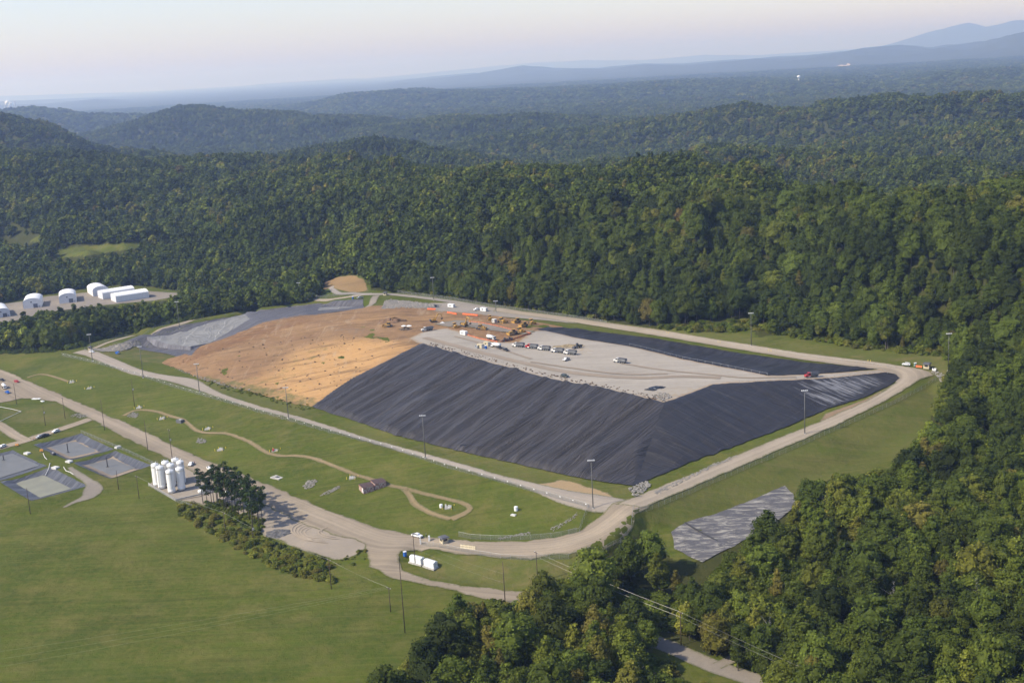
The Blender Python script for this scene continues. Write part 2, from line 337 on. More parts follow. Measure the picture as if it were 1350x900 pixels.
# ---------------------------------------------------------------- ground sheet
def grid_mesh(name, X, Y, Z):
    n, m = X.shape; me = bpy.data.meshes.new(name)
    co = np.stack([X, Y, Z], -1).reshape(-1, 3)
    i = np.arange(n*m).reshape(n, m); q = np.stack([i[:-1, :-1], i[1:, :-1], i[1:, 1:], i[:-1, 1:]], -1).reshape(-1, 4)
    me.vertices.add(len(co)); me.vertices.foreach_set('co', co.ravel())
    me.loops.add(q.size); me.loops.foreach_set('vertex_index', q.ravel().astype(np.int32))
    me.polygons.add(len(q)); me.polygons.foreach_set('loop_start', np.arange(0, q.size, 4, dtype=np.int32)); me.polygons.foreach_set('loop_total', np.full(len(q), 4, np.int32))
    me.update(calc_edges=True); me.polygons.foreach_set('use_smooth', np.ones(len(q), bool)); return me
def vattr(me, name, vals):
    a = me.attributes.new(name, 'FLOAT', 'POINT'); a.data.foreach_set('value', np.asarray(vals, np.float32).ravel())
gm = grid_mesh('ground', HX, HY, HZ)
vattr(gm, 'open', openv.astype(float))
lawn = inpoly(PX, PY, [(-400,1000),(500,1000),(500,900),(600,790),(500,760),(482,722),(440,770),(360,752),(300,722),(235,680),(180,655),(120,664),(0,690),(-400,720)])
# dry / bare tone of each piece of open ground: 0 lush, 1 dry
dry = np.zeros(HX.shape)
for poly, v in [([(545,735),(640,728),(780,725),(770,765),(650,775),(560,760)], .55), ([(1100,468),(1240,470),(1255,490),(1225,505),(1215,480)], .6), ([(430,372),(480,368),(485,386),(440,384)], .9),
                ([(150,450),(245,465),(215,480),(130,468)], .75), ([(430,548),(600,585),(800,640),(850,640),(820,655),(700,640),(500,590)], .35), ([(0,540),(80,530),(100,560),(0,555)], .5),
                ([(850,650),(1090,540),(1095,560),(860,668)], .15), ([(250,495),(420,528),(400,550),(260,510)], .4),([(700,412),(1180,465),(1170,478),(700,424)],.3), ([(840,672),(1240,500),(1232,545),(1200,592),(1130,628),(900,700)], .3)]:
    dry = np.maximum(dry, v*inpoly(PX, PY, poly))
vattr(gm, 'dry', dry)
g_o = tag(link('ground', gm), kind='structure')
k = NB('grass_and_forest_floor'); n1 = k.noise(.02, 5); n2 = k.noise(.35, 6, .7); n3 = k.noise(2.2, 4, .7)
mow = k.noise(1.0, 3, .6, k.mapping((.012, .35, .02), (0, 0, math.radians(-50))))
lush = k.mix(k.ramp(n1, .35, .65), (.046, .074, .006), (.088, .116, .011)); lush = k.mix(k.ramp(n2, .35, .75, 0, .75), lush, (.135, .126, .030))
lush = k.mix(k.ramp(mow, .42, .7, 0, .4), lush, (.074, .068, .020)); lush = k.mix(k.ramp(k.noise(.045, 6, .75), .48, .66, 0, .6), lush, (.175, .145, .045))
sA = k.noise(1.0, 4, .7, k.mapping((.02, .5, .02), (0, 0, math.radians(38)))); sB = k.noise(1.0, 4, .7, k.mapping((.015, .3, .02), (0, 0, math.radians(-52))))
lush = k.mix(k.ramp(sA, .52, .72, 0, .55), lush, (.15, .145, .04)); lush = k.mix(k.ramp(sB, .55, .75, 0, .5), lush, (.135, .130, .042)); lush = k.mix(k.ramp(sB, .45, .25, 0, .5), lush, (.040, .052, .010))
lush = k.mix(k.ramp(k.noise(.009, 3, .6), .5, .7, 0, .5), lush, (.062, .094, .014)); dryc = k.mix(k.ramp(n2, .3, .7), (.15, .13, .05), (.22, .165, .08)); dryc = k.mix(k.ramp(k.noise(.09, 4), .4, .6), dryc, (.09, .11, .03))
g = k.mix(k.math('MULTIPLY', k.attr('dry'), k.ramp(n1, .25, .6, .6, 1.0)), lush, dryc)
g = k.mix(k.ramp(n3, .2, .8, .25, 0), g, (.03, .04, .012))
fl = k.mix(k.ramp(n2, .3, .7), (.034, .040, .010), (.06, .06, .018))
k.col(k.mix(k.ramp(k.attr('open'), .3, .7), fl, g)); k.bump(k.math('ADD', n3, k.math('MULTIPLY', k.noise(.3, 3), 2.)), .8, .35); k.set(Roughness=1., Specular_IOR_Level=.05)
gm.materials.append(k.m); GRASS = k.m
# ---------------------------------------------------------------- foliage
def foliage_mat(name, cols, sc1=.35):
    k = NB(name); t = k.attr('tint', 'INSTANCER'); v = k.attr('val', 'INSTANCER')
    r = k.n('ValToRGB'); e = r.color_ramp.elements
    while len(e) < len(cols): e.new(.5)
    for i, (p, c) in enumerate(cols): e[i].position = p; e[i].color = sc(c)
    k.put(r.inputs[0], t)
    n = k.noise(.5, 3); c = k.mix(k.ramp(n, .3, .7, 0, 1), k.mix(1., r.outputs[0], (.62, .66, .6), 'MULTIPLY'), r.outputs[0])
    c = k.mix(1., c, k.ramp(v, 0, 1, .5, 1.65), 'MULTIPLY')
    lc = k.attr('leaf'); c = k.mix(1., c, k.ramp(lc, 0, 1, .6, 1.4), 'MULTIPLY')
    k.col(c); k.set(Roughness=.75, Specular_IOR_Level=.12)
    tr = k.n('BsdfTranslucent'); k.put(tr.inputs[0], k.mix(1., c, (1.1, 1.15, .6), 'MULTIPLY')); mx = k.n('MixShader'); mx.inputs[0].default_value = .22
    k.t.links.new(k.b.outputs[0], mx.inputs[1]); k.t.links.new(tr.outputs[0], mx.inputs[2]); k.t.links.new(mx.outputs[0], k.out.inputs[0])
    return k.m
LEAF = foliage_mat('broadleaf_leaves', [(0, (.044, .062, .010)), (.25, (.072, .096, .013)), (.5, (.102, .130, .016)), (.68, (.142, .160, .020)), (.8, (.190, .186, .026)), (.9, (.150, .112, .028)), (.96, (.22, .15, .03)), (1, (.26, .11, .03))])
PINE = foliage_mat('pine_needles', [(0, (.030, .048, .014)), (.5, (.045, .070, .018)), (1, (.065, .092, .022))])
BARK = simple('bark', (.12, .10, .08), .95, 0, .3)
ico = None
def ico_data(sub=1):
    bm = bmesh.new(); bmesh.ops.create_icosphere(bm, subdivisions=sub, radius=1); v = np.array([x.co[:] for x in bm.verts]); f = [[a.index for a in q.verts] for q in bm.faces]; bm.free(); return v, np.array(f)
IV, IF = ico_data(1); IV2, IF2 = ico_data(2)
def mesh_np(name, V, Fs, mats=(), smooth=False, attrs={}):
    me = bpy.data.meshes.new(name); me.from_pydata([tuple(v) for v in V], [], [tuple(map(int, f)) for f in Fs])
    for m in mats: me.materials.append(m)
    if smooth: me.polygons.foreach_set('use_smooth', np.ones(len(me.polygons), bool))
    for a, v in attrs.items(): vattr(me, a, v)
    return me
def crown(seed, H, R, base, nl=14, ncard=900, cs=.62, shape='round'):
    """irregular crown: inner dark lobes, and leaf clumps spread over them"""
    g = np.random.default_rng(seed); V = []; Fc = []; A = []; off = 0
    lobes = []
    for i in range(nl):
        u = (i+.5)/nl; z = base+(H-base)*(.12+.80*u)
        if shape == 'round': rr = R*math.sqrt(max(.05, 1-(2*(.25+.72*u)-1)**2))
        elif shape == 'cone': rr = R*(1.05-u)*.9
        else: rr = R*(.75+.25*math.sin(u*5))*(1-.5*u*u)
        a = i*2.4+g.random()*1.2; d = rr*(.35+.35*g.random()); r = rr*(.42+.25*g.random())+.5
        lobes.append((np.array([d*math.cos(a), d*math.sin(a), z]), r, r*(.75+.35*g.random())))
    for c, r, rz in lobes:
        v = IV*np.array([r, r, rz])*.80*(1+.18*g.standard_normal((len(IV), 1)))+c
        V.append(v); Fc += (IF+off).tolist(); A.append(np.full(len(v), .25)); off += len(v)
    w = np.array([l[1]**2 for l in lobes]); w /= w.sum(); ch = g.choice(nl, ncard, p=w)
    for i in range(ncard):
        c, r, rz = lobes[ch[i]]; n = g.standard_normal(3); n[2] = abs(n[2])*1.0 if g.random() < .8 else n[2]; n /= np.linalg.norm(n)
        p = c+n*np.array([r, r, rz])*(.84+.24*g.random())
        m = n+.4*g.standard_normal(3)+np.array([0, 0, .2]); m /= np.linalg.norm(m)
        t = np.cross(m, g.standard_normal(3)); t /= np.linalg.norm(t); b = np.cross(m, t); s = cs*(.6+.8*g.random())
        k0 = .25+.2*g.random()
        q = np.array([p-t*s, p-b*s*.7+m*k0*s, p+t*s, p+b*s*.7-m*k0*s*.3]); V.append(q); Fc.append([off, off+1, off+2, off+3]); off += 4
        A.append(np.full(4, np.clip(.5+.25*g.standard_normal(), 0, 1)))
    return np.vstack(V), Fc, np.concatenate(A)
def trunk(H, r, base, seed=0):
    g = np.random.default_rng(seed); V = []; Fc = []
    def limb(a, b, ra, rb, n=6):
        o = len(V); a = np.array(a); b = np.array(b); d = b-a; d = d/np.linalg.norm(d); t = np.cross(d, [.3, .9, .1]); t /= np.linalg.norm(t); s = np.cross(d, t)
        for p, rr in ((a, ra), ((a+b)/2+g.standard_normal(3)*ra*.3, (ra+rb)/2), (b, rb)):
            for k in range(n): V.append(p+rr*(math.cos(6.283*k/n)*t+math.sin(6.283*k/n)*s))
        for j in range(2):
            for k in range(n): Fc.append([o+j*n+k, o+j*n+(k+1) % n, o+(j+1)*n+(k+1) % n, o+(j+1)*n+k])
    limb((0, 0, -1.0), (g.normal()*.3, g.normal()*.3, H*.72), r, r*.3)
    for k in range(5):
        a = k*1.9+g.random(); z = base+(H-base)*(.05+.12*k); l = H*.22
        limb((0, 0, z), (l*math.cos(a), l*math.sin(a), z+l*.8), r*.4, r*.12, 5)
    return np.array(V), Fc
PROTO = []
specs = [(18, 5.6, 3.5, 'round'), (21, 6.0, 5, 'oval'), (16, 5.0, 2.5, 'round'), (20, 4.6, 5, 'oval'), (15, 4.6, 2, 'round'), (22, 6.6, 6, 'round'), (19, 3.6, 4, 'cone'), (13, 3.8, 1.5, 'round')]
for i, (H, R, b, shp) in enumerate(specs):
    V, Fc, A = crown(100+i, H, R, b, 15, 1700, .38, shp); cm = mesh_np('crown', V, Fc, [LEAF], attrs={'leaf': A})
    tv_, tf_ = trunk(H, .28, b, i); tm = mesh_np('trunk', tv_, tf_, [BARK], True)
    o = len(V); jm = mesh_np('tree', np.vstack([V, tv_]), Fc+[[a+o for a in f] for f in tf_], [LEAF, BARK], attrs={'leaf': np.concatenate([A, np.zeros(len(tv_))])})
    jm.polygons.foreach_set('material_index', [0]*len(Fc)+[1]*len(tf_)); PROTO.append((cm, tm, jm, H, R))
# far tree (fewer faces)
FARP = []
for i in range(4):
    H, R = (17, 5.6) if i < 3 else (19, 4.6)
    V, Fc, A = crown(300+i, H, R, 2, 10, 230, 1.15, ['round', 'oval', 'round', 'oval'][i]); FARP.append(mesh_np('far_tree', V, Fc, [LEAF], attrs={'leaf': A}))
BUSHP = []
for i in range(3):
    V, Fc, A = crown(500+i, 2.6+.5*i, 1.9, -.3, 7, 260, .34, 'round'); BUSHP.append(mesh_np('bush', V, Fc, [LEAF], attrs={'leaf': A}))
# ---------------------------------------------------------------- where the trees stand
def scatter(d0, d1, s, g):
    a = TH[0]*.86; T = int((TH[-1]*.86-a)*d1/s)+1; n = int((d1-d0)/s)+1; out = []
    for j in range(n):
        D = d0+j*s; m = int((TH[-1]*.86-a)*D/s); th = a+(np.arange(m)+g.random(m)*.95+.5*(j % 2))*s/D; d = D+(g.random(m)-.5)*s*.9
        out.append(np.stack([d*np.sin(th), d*np.cos(th)], 1))
    return np.vstack(out)
sets = []
for d0, d1, s in ((330, 1500, 6.0), (1500, 3000, 9.5), (3000, 6200, 14), (6200, 14500, 30)):
    sets.append((scatter(d0, d1, s, nrg), s, d0))
def visible(P, top, slack=.004):
    """drop what a nearer hill hides entirely"""
    th = np.arctan2(P[:, 0], P[:, 1]); D = np.hypot(P[:, 0], P[:, 1]); el = (P[:, 2]+top-CH)/D
    E = (HZ+12*(~openv)-CH)/DD; Em = np.maximum.accumulate(E, 1)
    i = np.clip(((th-TH[0])/(TH[1]-TH[0])).astype(int), 0, NT-1); j = np.clip(np.searchsorted(Ds, D*.985)-1, 0, ND-1)
    return el > Em[i, j]-slack
NP_, FP_ = [], []
for Pxy, s, d0 in sets:
    z = gz(Pxy[:, 0], Pxy[:, 1]); P = np.stack([Pxy[:, 0], Pxy[:, 1], z], 1)
    D = np.hypot(P[:, 0], P[:, 1]); keep = np.ones(len(P), bool)
    if d0 < 1700:
        for h, sh in ((0, 0), (9, 3.2), (15, 2.2), (8, -3.2)):
            q = P.copy(); q[:, 2] += h; q[:, 0] += sh if h else 0; u, v, _ = project(q); keep &= ~is_open(u, v)
        q = P.copy(); u, v, _ = project(q); keep &= ~inpoly(u, v, GULLY) & ~inpoly(u, v, [(770,782),(800,768),(912,806),(905,838),(850,828),(800,812)])
        edge = fbm(P[:, 0]*.02, P[:, 1]*.02, 3); keep &= (edge > .33) | (D > 540)
    u, v, _ = project(P); keep &= (u > -140) & (u < 1500) & (v < 1060)
    keep &= visible(P, 16)
    P = P[keep]; D = D[keep]; th = np.arctan2(P[:, 0], P[:, 1]); jn = fbm(P[:, 0]*.006+9, P[:, 1]*.006, 3); jn2 = vnoise(P[:, 0]*.03, P[:, 1]*.03)
    n = len(P); hs = .5+.72*nrg.random(n)**1.1; 
    sc_ = np.stack([hs*(.85+.35*nrg.random(n)), hs*(.85+.35*nrg.random(n)), hs], 1)
    if s > 12: sc_[:, :2] *= s/9.5; sc_[:, 2] *= 1.0 if s < 20 else 1.35
    if s == 9.5: sc_[:, :2] *= 1.15
    tint = np.clip(.39+.6*(jn-.5)+.30*(jn2-.5)+.2*nrg.standard_normal(n), 0, .86)
    ac = nrg.random(n); tint = np.where(ac > .996, .84+.10*nrg.random(n), tint)
    val = np.clip(.42+.17*nrg.standard_normal(n)+.3*(jn2-.5), 0, 1)
    far = s > 7
    rec = dict(P=P, sc=sc_, rot=nrg.random(n)*6.283, tint=tint, val=val, idx=nrg.integers(0, 4 if far else 8, n), D=D)
    (FP_ if far else NP_).append(rec)
near_t = NP_[0]
far_t = {k_: np.concatenate([r[k_] for r in FP_]) for k_ in FP_[0]}
# medium distance uses the light meshes too
mid = near_t['D'] > 1050
for k_ in far_t:
    a = near_t[k_][mid]; far_t[k_] = np.concatenate([a if k_ != 'idx' else a % 4, far_t[k_]]); near_t[k_] = near_t[k_][~mid]
print('trees near', len(near_t['D']), 'far', len(far_t['D']))
def proto_coll(name, meshes):
    c = bpy.data.collections.new(name)
    for i, m in enumerate(meshes):
        o = bpy.data.objects.new('%s_%02d' % (name, i), m); c.objects.link(o)
    return c
def instancer(name, rec, coll, kind='stuff', sink=.4):
    n = len(rec['D']); me = bpy.data.meshes.new(name); P = rec['P'].copy(); P[:, 2] -= sink
    me.vertices.add(n); me.vertices.foreach_set('co', P.ravel()); me.update()
    for a, t in (('tint', 'FLOAT'), ('val', 'FLOAT'), ('idx', 'INT'), ('rz', 'FLOAT')):
        at = me.attributes.new(a, t, 'POINT'); v = rec[{'rz': 'rot'}.get(a, a)]
        at.data.foreach_set('value', np.asarray(v, np.int32 if t == 'INT' else np.float32))
    at = me.attributes.new('scl', 'FLOAT_VECTOR', 'POINT'); at.data.foreach_set('vector', np.asarray(rec['sc'], np.float32).ravel())
    ng = bpy.data.node_groups.new(name, 'GeometryNodeTree'); ng.interface.new_socket('Geometry', in_out='INPUT', socket_type='NodeSocketGeometry'); ng.interface.new_socket('Geometry', in_out='OUTPUT', socket_type='NodeSocketGeometry')
    N = ng.nodes; L = ng.links; gi = N.new('NodeGroupInput'); go = N.new('NodeGroupOutput'); ci = N.new('GeometryNodeCollectionInfo'); ci.inputs[0].default_value = coll; ci.inputs['Separate Children'].default_value = True; ci.inputs['Reset Children'].default_value = True
    ip = N.new('GeometryNodeInstanceOnPoints'); ip.inputs['Pick Instance'].default_value = True
    def na(nm, t):
        x = N.new('GeometryNodeInputNamedAttribute'); x.data_type = t; x.inputs[0].default_value = nm; return x.outputs[0]
    mp = N.new('GeometryNodeMeshToPoints'); L.new(gi.outputs[0], mp.inputs[0]); L.new(mp.outputs[0], ip.inputs['Points']); L.new(ci.outputs[0], ip.inputs['Instance'])
    L.new(na('idx', 'INT'), ip.inputs['Instance Index']); L.new(na('scl', 'FLOAT_VECTOR'), ip.inputs['Scale'])
    cx = N.new('ShaderNodeCombineXYZ'); L.new(na('rz', 'FLOAT'), cx.inputs[2]); L.new(cx.outputs[0], ip.inputs['Rotation']); L.new(ip.outputs[0], go.inputs[0])
    o = bpy.data.objects.new(name, me); COL.objects.link(o); md = o.modifiers.new('instances', 'NODES'); md.node_group = ng
    return tag(o, kind=kind)
# the 300 trees that show largest are things of their own
q = near_t['P']; u, v, w = project(q+np.array([0, 0, 8.])); inside = (u > -5) & (u < 1355) & (v < 905) & (v > 0)
size = np.where(inside, near_t['sc'][:, 2]/w, 0)
order = np.argsort(-size)[:296]; pick = np.zeros(len(size), bool); pick[order] = True
TREE_IDX = order
rest = {k_: near_t[k_][~pick] for k_ in near_t}
W1 = instancer('forest', rest, proto_coll('tree_kinds', [p[2] for p in PROTO]))
W2 = instancer('far_forest', far_t, proto_coll('far_tree_kinds', FARP), sink=2.)
for o in (W1, W2): tag(o, 'dense green broadleaf forest covering the hills around the site', 'forest')
W2['label'] = 'hazy blue green forest covering the distant ridges'
def tree_words(t, H):
    c = 'dark green' if t < .3 else 'mid green' if t < .5 else 'fresh green' if t < .66 else 'yellow green' if t < .82 else 'brownish' if t < .92 else 'orange tinged'
    return c
LM = [(520,890,'at the field corner'), (590,830,'at the tip of the wood by the lower road'), (680,830,'behind the lower road bend'), (780,790,'beside the power line pole'), (860,740,'in front of the rumpled tarp'), (960,720,'below the tarp'), (1050,680,'at the upper right end of the tarp'), (700,890,'at the bottom edge of the wood'), (830,890,'beside the dirt clearing'), (900,820,'beside the gravel wood road'), (960,800,'above the wood road fork'), (1080,760,'beside the dark gully'), (1180,680,'on the slope below the big grass bank'), (1240,570,'at the edge of the right grass bank'), (1050,860,'below the wires'), (1150,860,'below the dark gully'), (1250,870,'near the lower right corner'), (1320,760,'at the right picture edge'), (1330,620,'high on the right slope')]
NAMES = {}
for i in order:
    t = float(near_t['tint'][i]); pi = int(near_t['idx'][i]); cm, tm, jm, H, R = PROTO[pi]; P = near_t['P'][i]; u, v, w = project(P+np.array([0, 0, 9.]))
    r = bpy.data.objects.new('broadleaf_tree', None); COL.objects.link(r); r.location = (P[0], P[1], P[2]-.4)
    r.rotation_euler = (0, 0, float(near_t['rot'][i])); r.scale = [float(x) for x in near_t['sc'][i]]
    zone = min(LM, key=lambda l: (l[0]-u)**2+(l[1]-v)**2)[2]
    form = {6: 'narrow pointed', 3: 'slender', 7: 'low bushy', 4: 'low rounded'}.get(pi, 'tall rounded' if near_t['sc'][i][2] > 1 else 'rounded')
    lb = '%s %s tree %s' % (form, tree_words(t, H), zone); tag(r, lb, 'tree', 'trees of the near wood'); NAMES.setdefault(lb, []).append((float(u), r))
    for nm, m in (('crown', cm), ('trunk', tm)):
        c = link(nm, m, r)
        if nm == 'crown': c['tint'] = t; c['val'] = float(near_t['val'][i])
DB = simple('pale_dead_bark', (.30, .28, .25), .9, 0, .2)
def dead_mesh(seed, H):
    g = np.random.default_rng(seed); V, F_ = trunk(H, .22, 3, seed); V = [V]; F_ = [list(f) for f in F_]; n = len(V[0])
    for k in range(26):
        a = g.random()*6.283; z = H*(.3+.6*g.random()); l = (1.2+2.6*g.random())*(1.15-z/H); p = np.array([0, 0, z]); q = p+np.array([l*math.cos(a), l*math.sin(a), l*(.5+.6*g.random())]); r_ = .05
        V.append(np.array([p+[r_, 0, 0], p+[-r_, r_, 0], p+[0, -r_, r_], q])); F_ += [[n, n+1, n+3], [n+1, n+2, n+3], [n+2, n, n+3]]; n += 4
    return mesh_np('trunk', np.vstack(V), F_, [DB])
for k_, (x_, y_, w_) in enumerate([(1096,812,'left of the dark gully'), (1178,800,'below the dark gully'), (1285,800,'in the right part of the near wood'), (1322,745,'near the right picture edge'), (1335,893,'at the lower right corner'), (1232,705,'high in the near wood'), (1015,838,'beside the wood road'), (1205,640,'near the big grass bank')]):
    g_ = G(x_, y_+26); r = bpy.data.objects.new('dead_tree', None); COL.objects.link(r); r.location = tuple(g_); r.rotation_euler = (0, 0, k_*1.1); tag(r, 'bare pale dead tree '+w_, 'tree', 'dead trees in the near wood'); link('trunk', dead_mesh(60+k_, 19+k_ % 3*1.5), r)
    cr_ = link('limb', dead_mesh(90+k_, 15), r); cr_.rotation_euler = (0, .12, 1.)
ORD = ['leftmost', 'second from left', 'third from left', 'fourth from left', 'fifth from left', 'sixth from left', 'seventh from left', 'eighth from left', 'ninth from left', 'tenth from left', 'eleventh from left']
for lb, L_ in NAMES.items():
    if len(L_) > 1:
        L_.sort(key=lambda q: q[0])
        for k_, (u_, r_) in enumerate(L_): r_['label'] = lb.replace(' in front of the rumpled tarp', ' before the tarp').replace('at the tip of the wood by the lower road', 'at the wood tip').replace('at the upper right end of the tarp', 'at the tarp right end').replace('at the edge of the right grass bank', 'by the right grass bank').replace('at the bottom edge of the wood', 'at the wood bottom edge').replace('on the slope below the big grass bank', 'below the big grass bank')+', '+(ORD[min(k_, 10)] if k_ < len(L_)-1 else 'rightmost')+' such'
# ---------------------------------------------------------------- haze
def box_mesh(x0, x1, y0, y1, z0, z1, name='box'):
    V = [(x, y, z) for x in (x0, x1) for y in (y0, y1) for z in (z0, z1)]
    return mesh_np(name, V, [(0, 1, 3, 2), (4, 6, 7, 5), (0, 4, 5, 1), (2, 3, 7, 6), (0, 2, 6, 4), (1, 5, 7, 3)])
hz = link('haze', box_mesh(-36000, 36000, -3000, 64000, float(HZ.min())-30, 700, 'haze')); tag(hz, 'pale blue haze over the hills', kind='stuff')
hm = bpy.data.materials.new('haze'); hm.use_nodes = True; t_ = hm.node_tree; t_.nodes.clear(); pv = t_.nodes.new('ShaderNodeVolumePrincipled'); ho = t_.nodes.new('ShaderNodeOutputMaterial'); t_.links.new(pv.outputs[0], ho.inputs[1])
pv.inputs['Absorption Color'].default_value = (1, 1, 1, 1); pv.inputs['Color'].default_value = (.47, .63, 1.0, 1); pv.inputs['Density'].default_value = HAZE_D; pv.inputs['Anisotropy'].default_value = .3
hz.data.materials.append(hm)
# ---------------------------------------------------------------- sheets laid on the ground
def resample(W, step, close=True):
    W = [np.array(w[:2], float) for w in W]; out = []
    if close: W = W+[W[0]]
    for a, b in zip(W[:-1], W[1:]):
        n = max(1, int(round(np.hypot(*(b-a))/step))); out += [a+(b-a)*k/n for k in range(n)]
    if not close: out.append(W[-1])
    return np.array(out)
def segdist(P, B):
    A = B; C = np.roll(B, -1, 0); d = np.full(len(P), 1e9)
    for a, b in zip(A, C):
        ab = b-a; t = np.clip(((P-a)@ab)/(ab@ab+1e-9), 0, 1); d = np.minimum(d, np.hypot(*(P-(a+t[:, None]*ab)).T))
    return d
JX = nrg.standard_normal(14); JY = nrg.standard_normal(14)
def patch(name, poly, mat, off=.15, step=3., jit=.5, zones={}, zf=None, plane=None, fall=None, world=False, soft=5.):
    W = np.array(poly, float) if world else (ground([p[0] for p in poly], [p[1] for p in poly])[:, :2] if plane is None else at_z(np.array([p[0] for p in poly]), np.array([p[1] for p in poly]), plane)[:, :2])
    B = resample(W, step)
    if jit: B = B+np.stack([fbm(B[:, 0]*.21, B[:, 1]*.21, 3)-.5, fbm(B[:, 0]*.21+50, B[:, 1]*.21, 3)-.5], 1)*2*jit*2
    nb = len(B); lo = B.min(0); hi = B.max(0)
    X, Y = np.meshgrid(np.arange(lo[0], hi[0], step), np.arange(lo[1], hi[1], step), indexing='ij'); Q = np.stack([X.ravel(), Y.ravel()], 1)
    Q = Q[inpoly(Q[:, 0], Q[:, 1], B)]
    if len(Q): Q = Q[segdist(Q, B) > step*.45]
    P = np.vstack([B, Q]) if len(Q) else B
    c = B.mean(0)
    r = delaunay_2d_cdt([Vector(p-c) for p in P], [(i, (i+1) % nb) for i in range(nb)], [], 1, 1e-4)
    V = np.array([v[:] for v in r[0]])+c
    if plane is not None: z = np.full(len(V), plane+off)
    else: z = gz(V[:, 0], V[:, 1])+off
    at = {}
    e = segdist(V, B); at['edge'] = e
    if fall is not None:
        f = np.array(fall, float); f /= np.hypot(*f); at['along'] = V@f; at['across'] = V@np.array([-f[1], f[0]])
    if zf is not None: z = z+zf(V, at, e)
    if zones:
        u, v, _ = project(np.stack([V[:, 0], V[:, 1], z], 1))
        for zn, L in zones.items():
            a = np.zeros(len(V))
            for pl, val in L:
                acc = np.zeros(len(V))
                for q_ in range(14): acc += inpoly(u+soft*2.2*JX[q_]+6*(fbm(V[:, 0]*.06, V[:, 1]*.06, 2)-.5), v+soft*JY[q_], pl)
                a = np.maximum(a, val*acc/14)
            at[zn] = a
    F_ = [f for f in r[2]]; F2 = []
    for f in F_:
        a, b, c_ = (V[i] for i in f[:3]); s = (b[0]-a[0])*(c_[1]-a[1])-(b[1]-a[1])*(c_[0]-a[0]); F2.append(list(f) if s > 0 else list(f)[::-1])
    me = mesh_np(name, np.column_stack([V, z]), F2, [mat], True, at)
    return link(name, me)
def catmull(W, step=3.):
    P = [np.array(w, float) for w in W]; P = [2*P[0]-P[1]]+P+[2*P[-1]-P[-2]]; out = []
    for i in range(1, len(P)-2):
        n = max(1, int(np.hypot(*(P[i+1]-P[i])[:2])/step))
        for k in range(n):
            t = k/n; a, b, c, d = P[i-1:i+3]; out.append(.5*((2*b)+(c-a)*t+(2*a-5*b+4*c-d)*t*t+(3*b-a-3*c+d)*t**3))
    out.append(P[-2]); return np.array(out)
def ribbon(name, pts_, width, mat, off=.18, step=3., nx=7, kind='structure', jit=.35):
    W = ground([p[0] for p in pts_], [p[1] for p in pts_])[:, :2]
    wd = width if isinstance(width, (list, tuple)) else [width]*len(pts_)
    C = catmull([np.array([w[0], w[1], q]) for w, q in zip(W, wd)], step); c = C[:, :2]; ww = C[:, 2]
    t = np.gradient(c, axis=0); t /= np.hypot(t[:, 0], t[:, 1])[:, None]+1e-9; nrm = np.stack([-t[:, 1], t[:, 0]], 1)
    s = np.linspace(-1, 1, nx); u = np.concatenate([[0], np.cumsum(np.hypot(*np.diff(c, axis=0).T))])
    V = c[:, None, :]+nrm[:, None, :]*(s[None, :, None]*ww[:, None, None]/2)
    ed = (np.abs(s) > .99)[None, :, None]; V = V+ed*np.stack([fbm(V[..., 0]*.3, V[..., 1]*.3, 2)-.5]*2, -1)*jit*2
    V = V.reshape(-1, 2); z = gz(V[:, 0], V[:, 1])+off
    n = len(c); i = np.arange(n*nx).reshape(n, nx); q = np.stack([i[:-1, :-1], i[:-1, 1:], i[1:, 1:], i[1:, :-1]], -1).reshape(-1, 4)[:, ::-1]
    at = {'v': np.tile(s, n), 'along': np.repeat(u, nx), 'across': (s[None, :]*ww[:, None]/2).ravel(), 'edge': ((1-np.abs(s))[None, :]*ww[:, None]/2).ravel()}
    o = link(name, mesh_np(name, np.column_stack([V, z]), q, [mat], True, at)); o['kind'] = kind
    return o, C
def mat_gravel(name, c1, c2, c3, track=0., grassy=True, rough=1., bumpd=.12):
    c1, c2, c3 = [(c[0]*1.10, c[1]*1.03, c[2]*.93) for c in (c1, c2, c3)]
    k = NB(name); n1 = k.noise(.035, 5, .65); n2 = k.noise(.5, 6, .75); n3 = k.noise(4, 3, .7)
    c = k.mix(k.ramp(n1, .35, .65), c1, c2); c = k.mix(k.ramp(n2, .35, .8, 0, .55), c, c3)
    if track:
        v = k.n('CombineXYZ'); k.put(v.inputs[0], k.math('MULTIPLY', k.attr('along'), .012)); k.put(v.inputs[1], k.attr('across'))
        t = k.noise(.45, 3, .6, v.outputs[0]); lane = k.math('SUBTRACT', k.math('ABSOLUTE', k.math('ADD', k.attr('across'), k.ramp(k.noise(.02, 2), 0, 1, -4, 4))), 3.); c = k.mix(k.ramp(lane, -1, 3.5, 0, min(1, track*1.25)), c, tuple(x*.72 for x in c1))
        c = k.mix(k.ramp(t, .45, .65, 0, track*.6), c, tuple(x*.68 for x in c1)); c = k.mix(k.ramp(t, .55, .35, 0, track*.5), c, tuple(min(1, x*1.2) for x in c2))
    c = k.mix(k.ramp(n3, .2, .8, .22, 0), c, tuple(x*.4 for x in c1))
    if grassy:
        e = k.math('ADD', k.attr('edge'), k.ramp(k.noise(.8, 5, .7), .2, .8, -1.1, 1.0)); c = k.mix(k.ramp(e, -.1, 1.1, .9, 0), c, (.10, .105, .040))
    k.col(c); k.bump(k.math('ADD', n3, n2), .6, bumpd); k.set(Roughness=rough, Specular_IOR_Level=.1); return k.m
GR = mat_gravel('gravel_road', (.27, .235, .185), (.345, .30, .235), (.185, .165, .14), .5)
GR2 = mat_gravel('grey_gravel', (.20, .185, .165), (.255, .235, .205), (.15, .14, .13), 0)
PALE = mat_gravel('pale_gravel', (.27, .24, .195), (.335, .30, .245), (.22, .19, .155), 0)
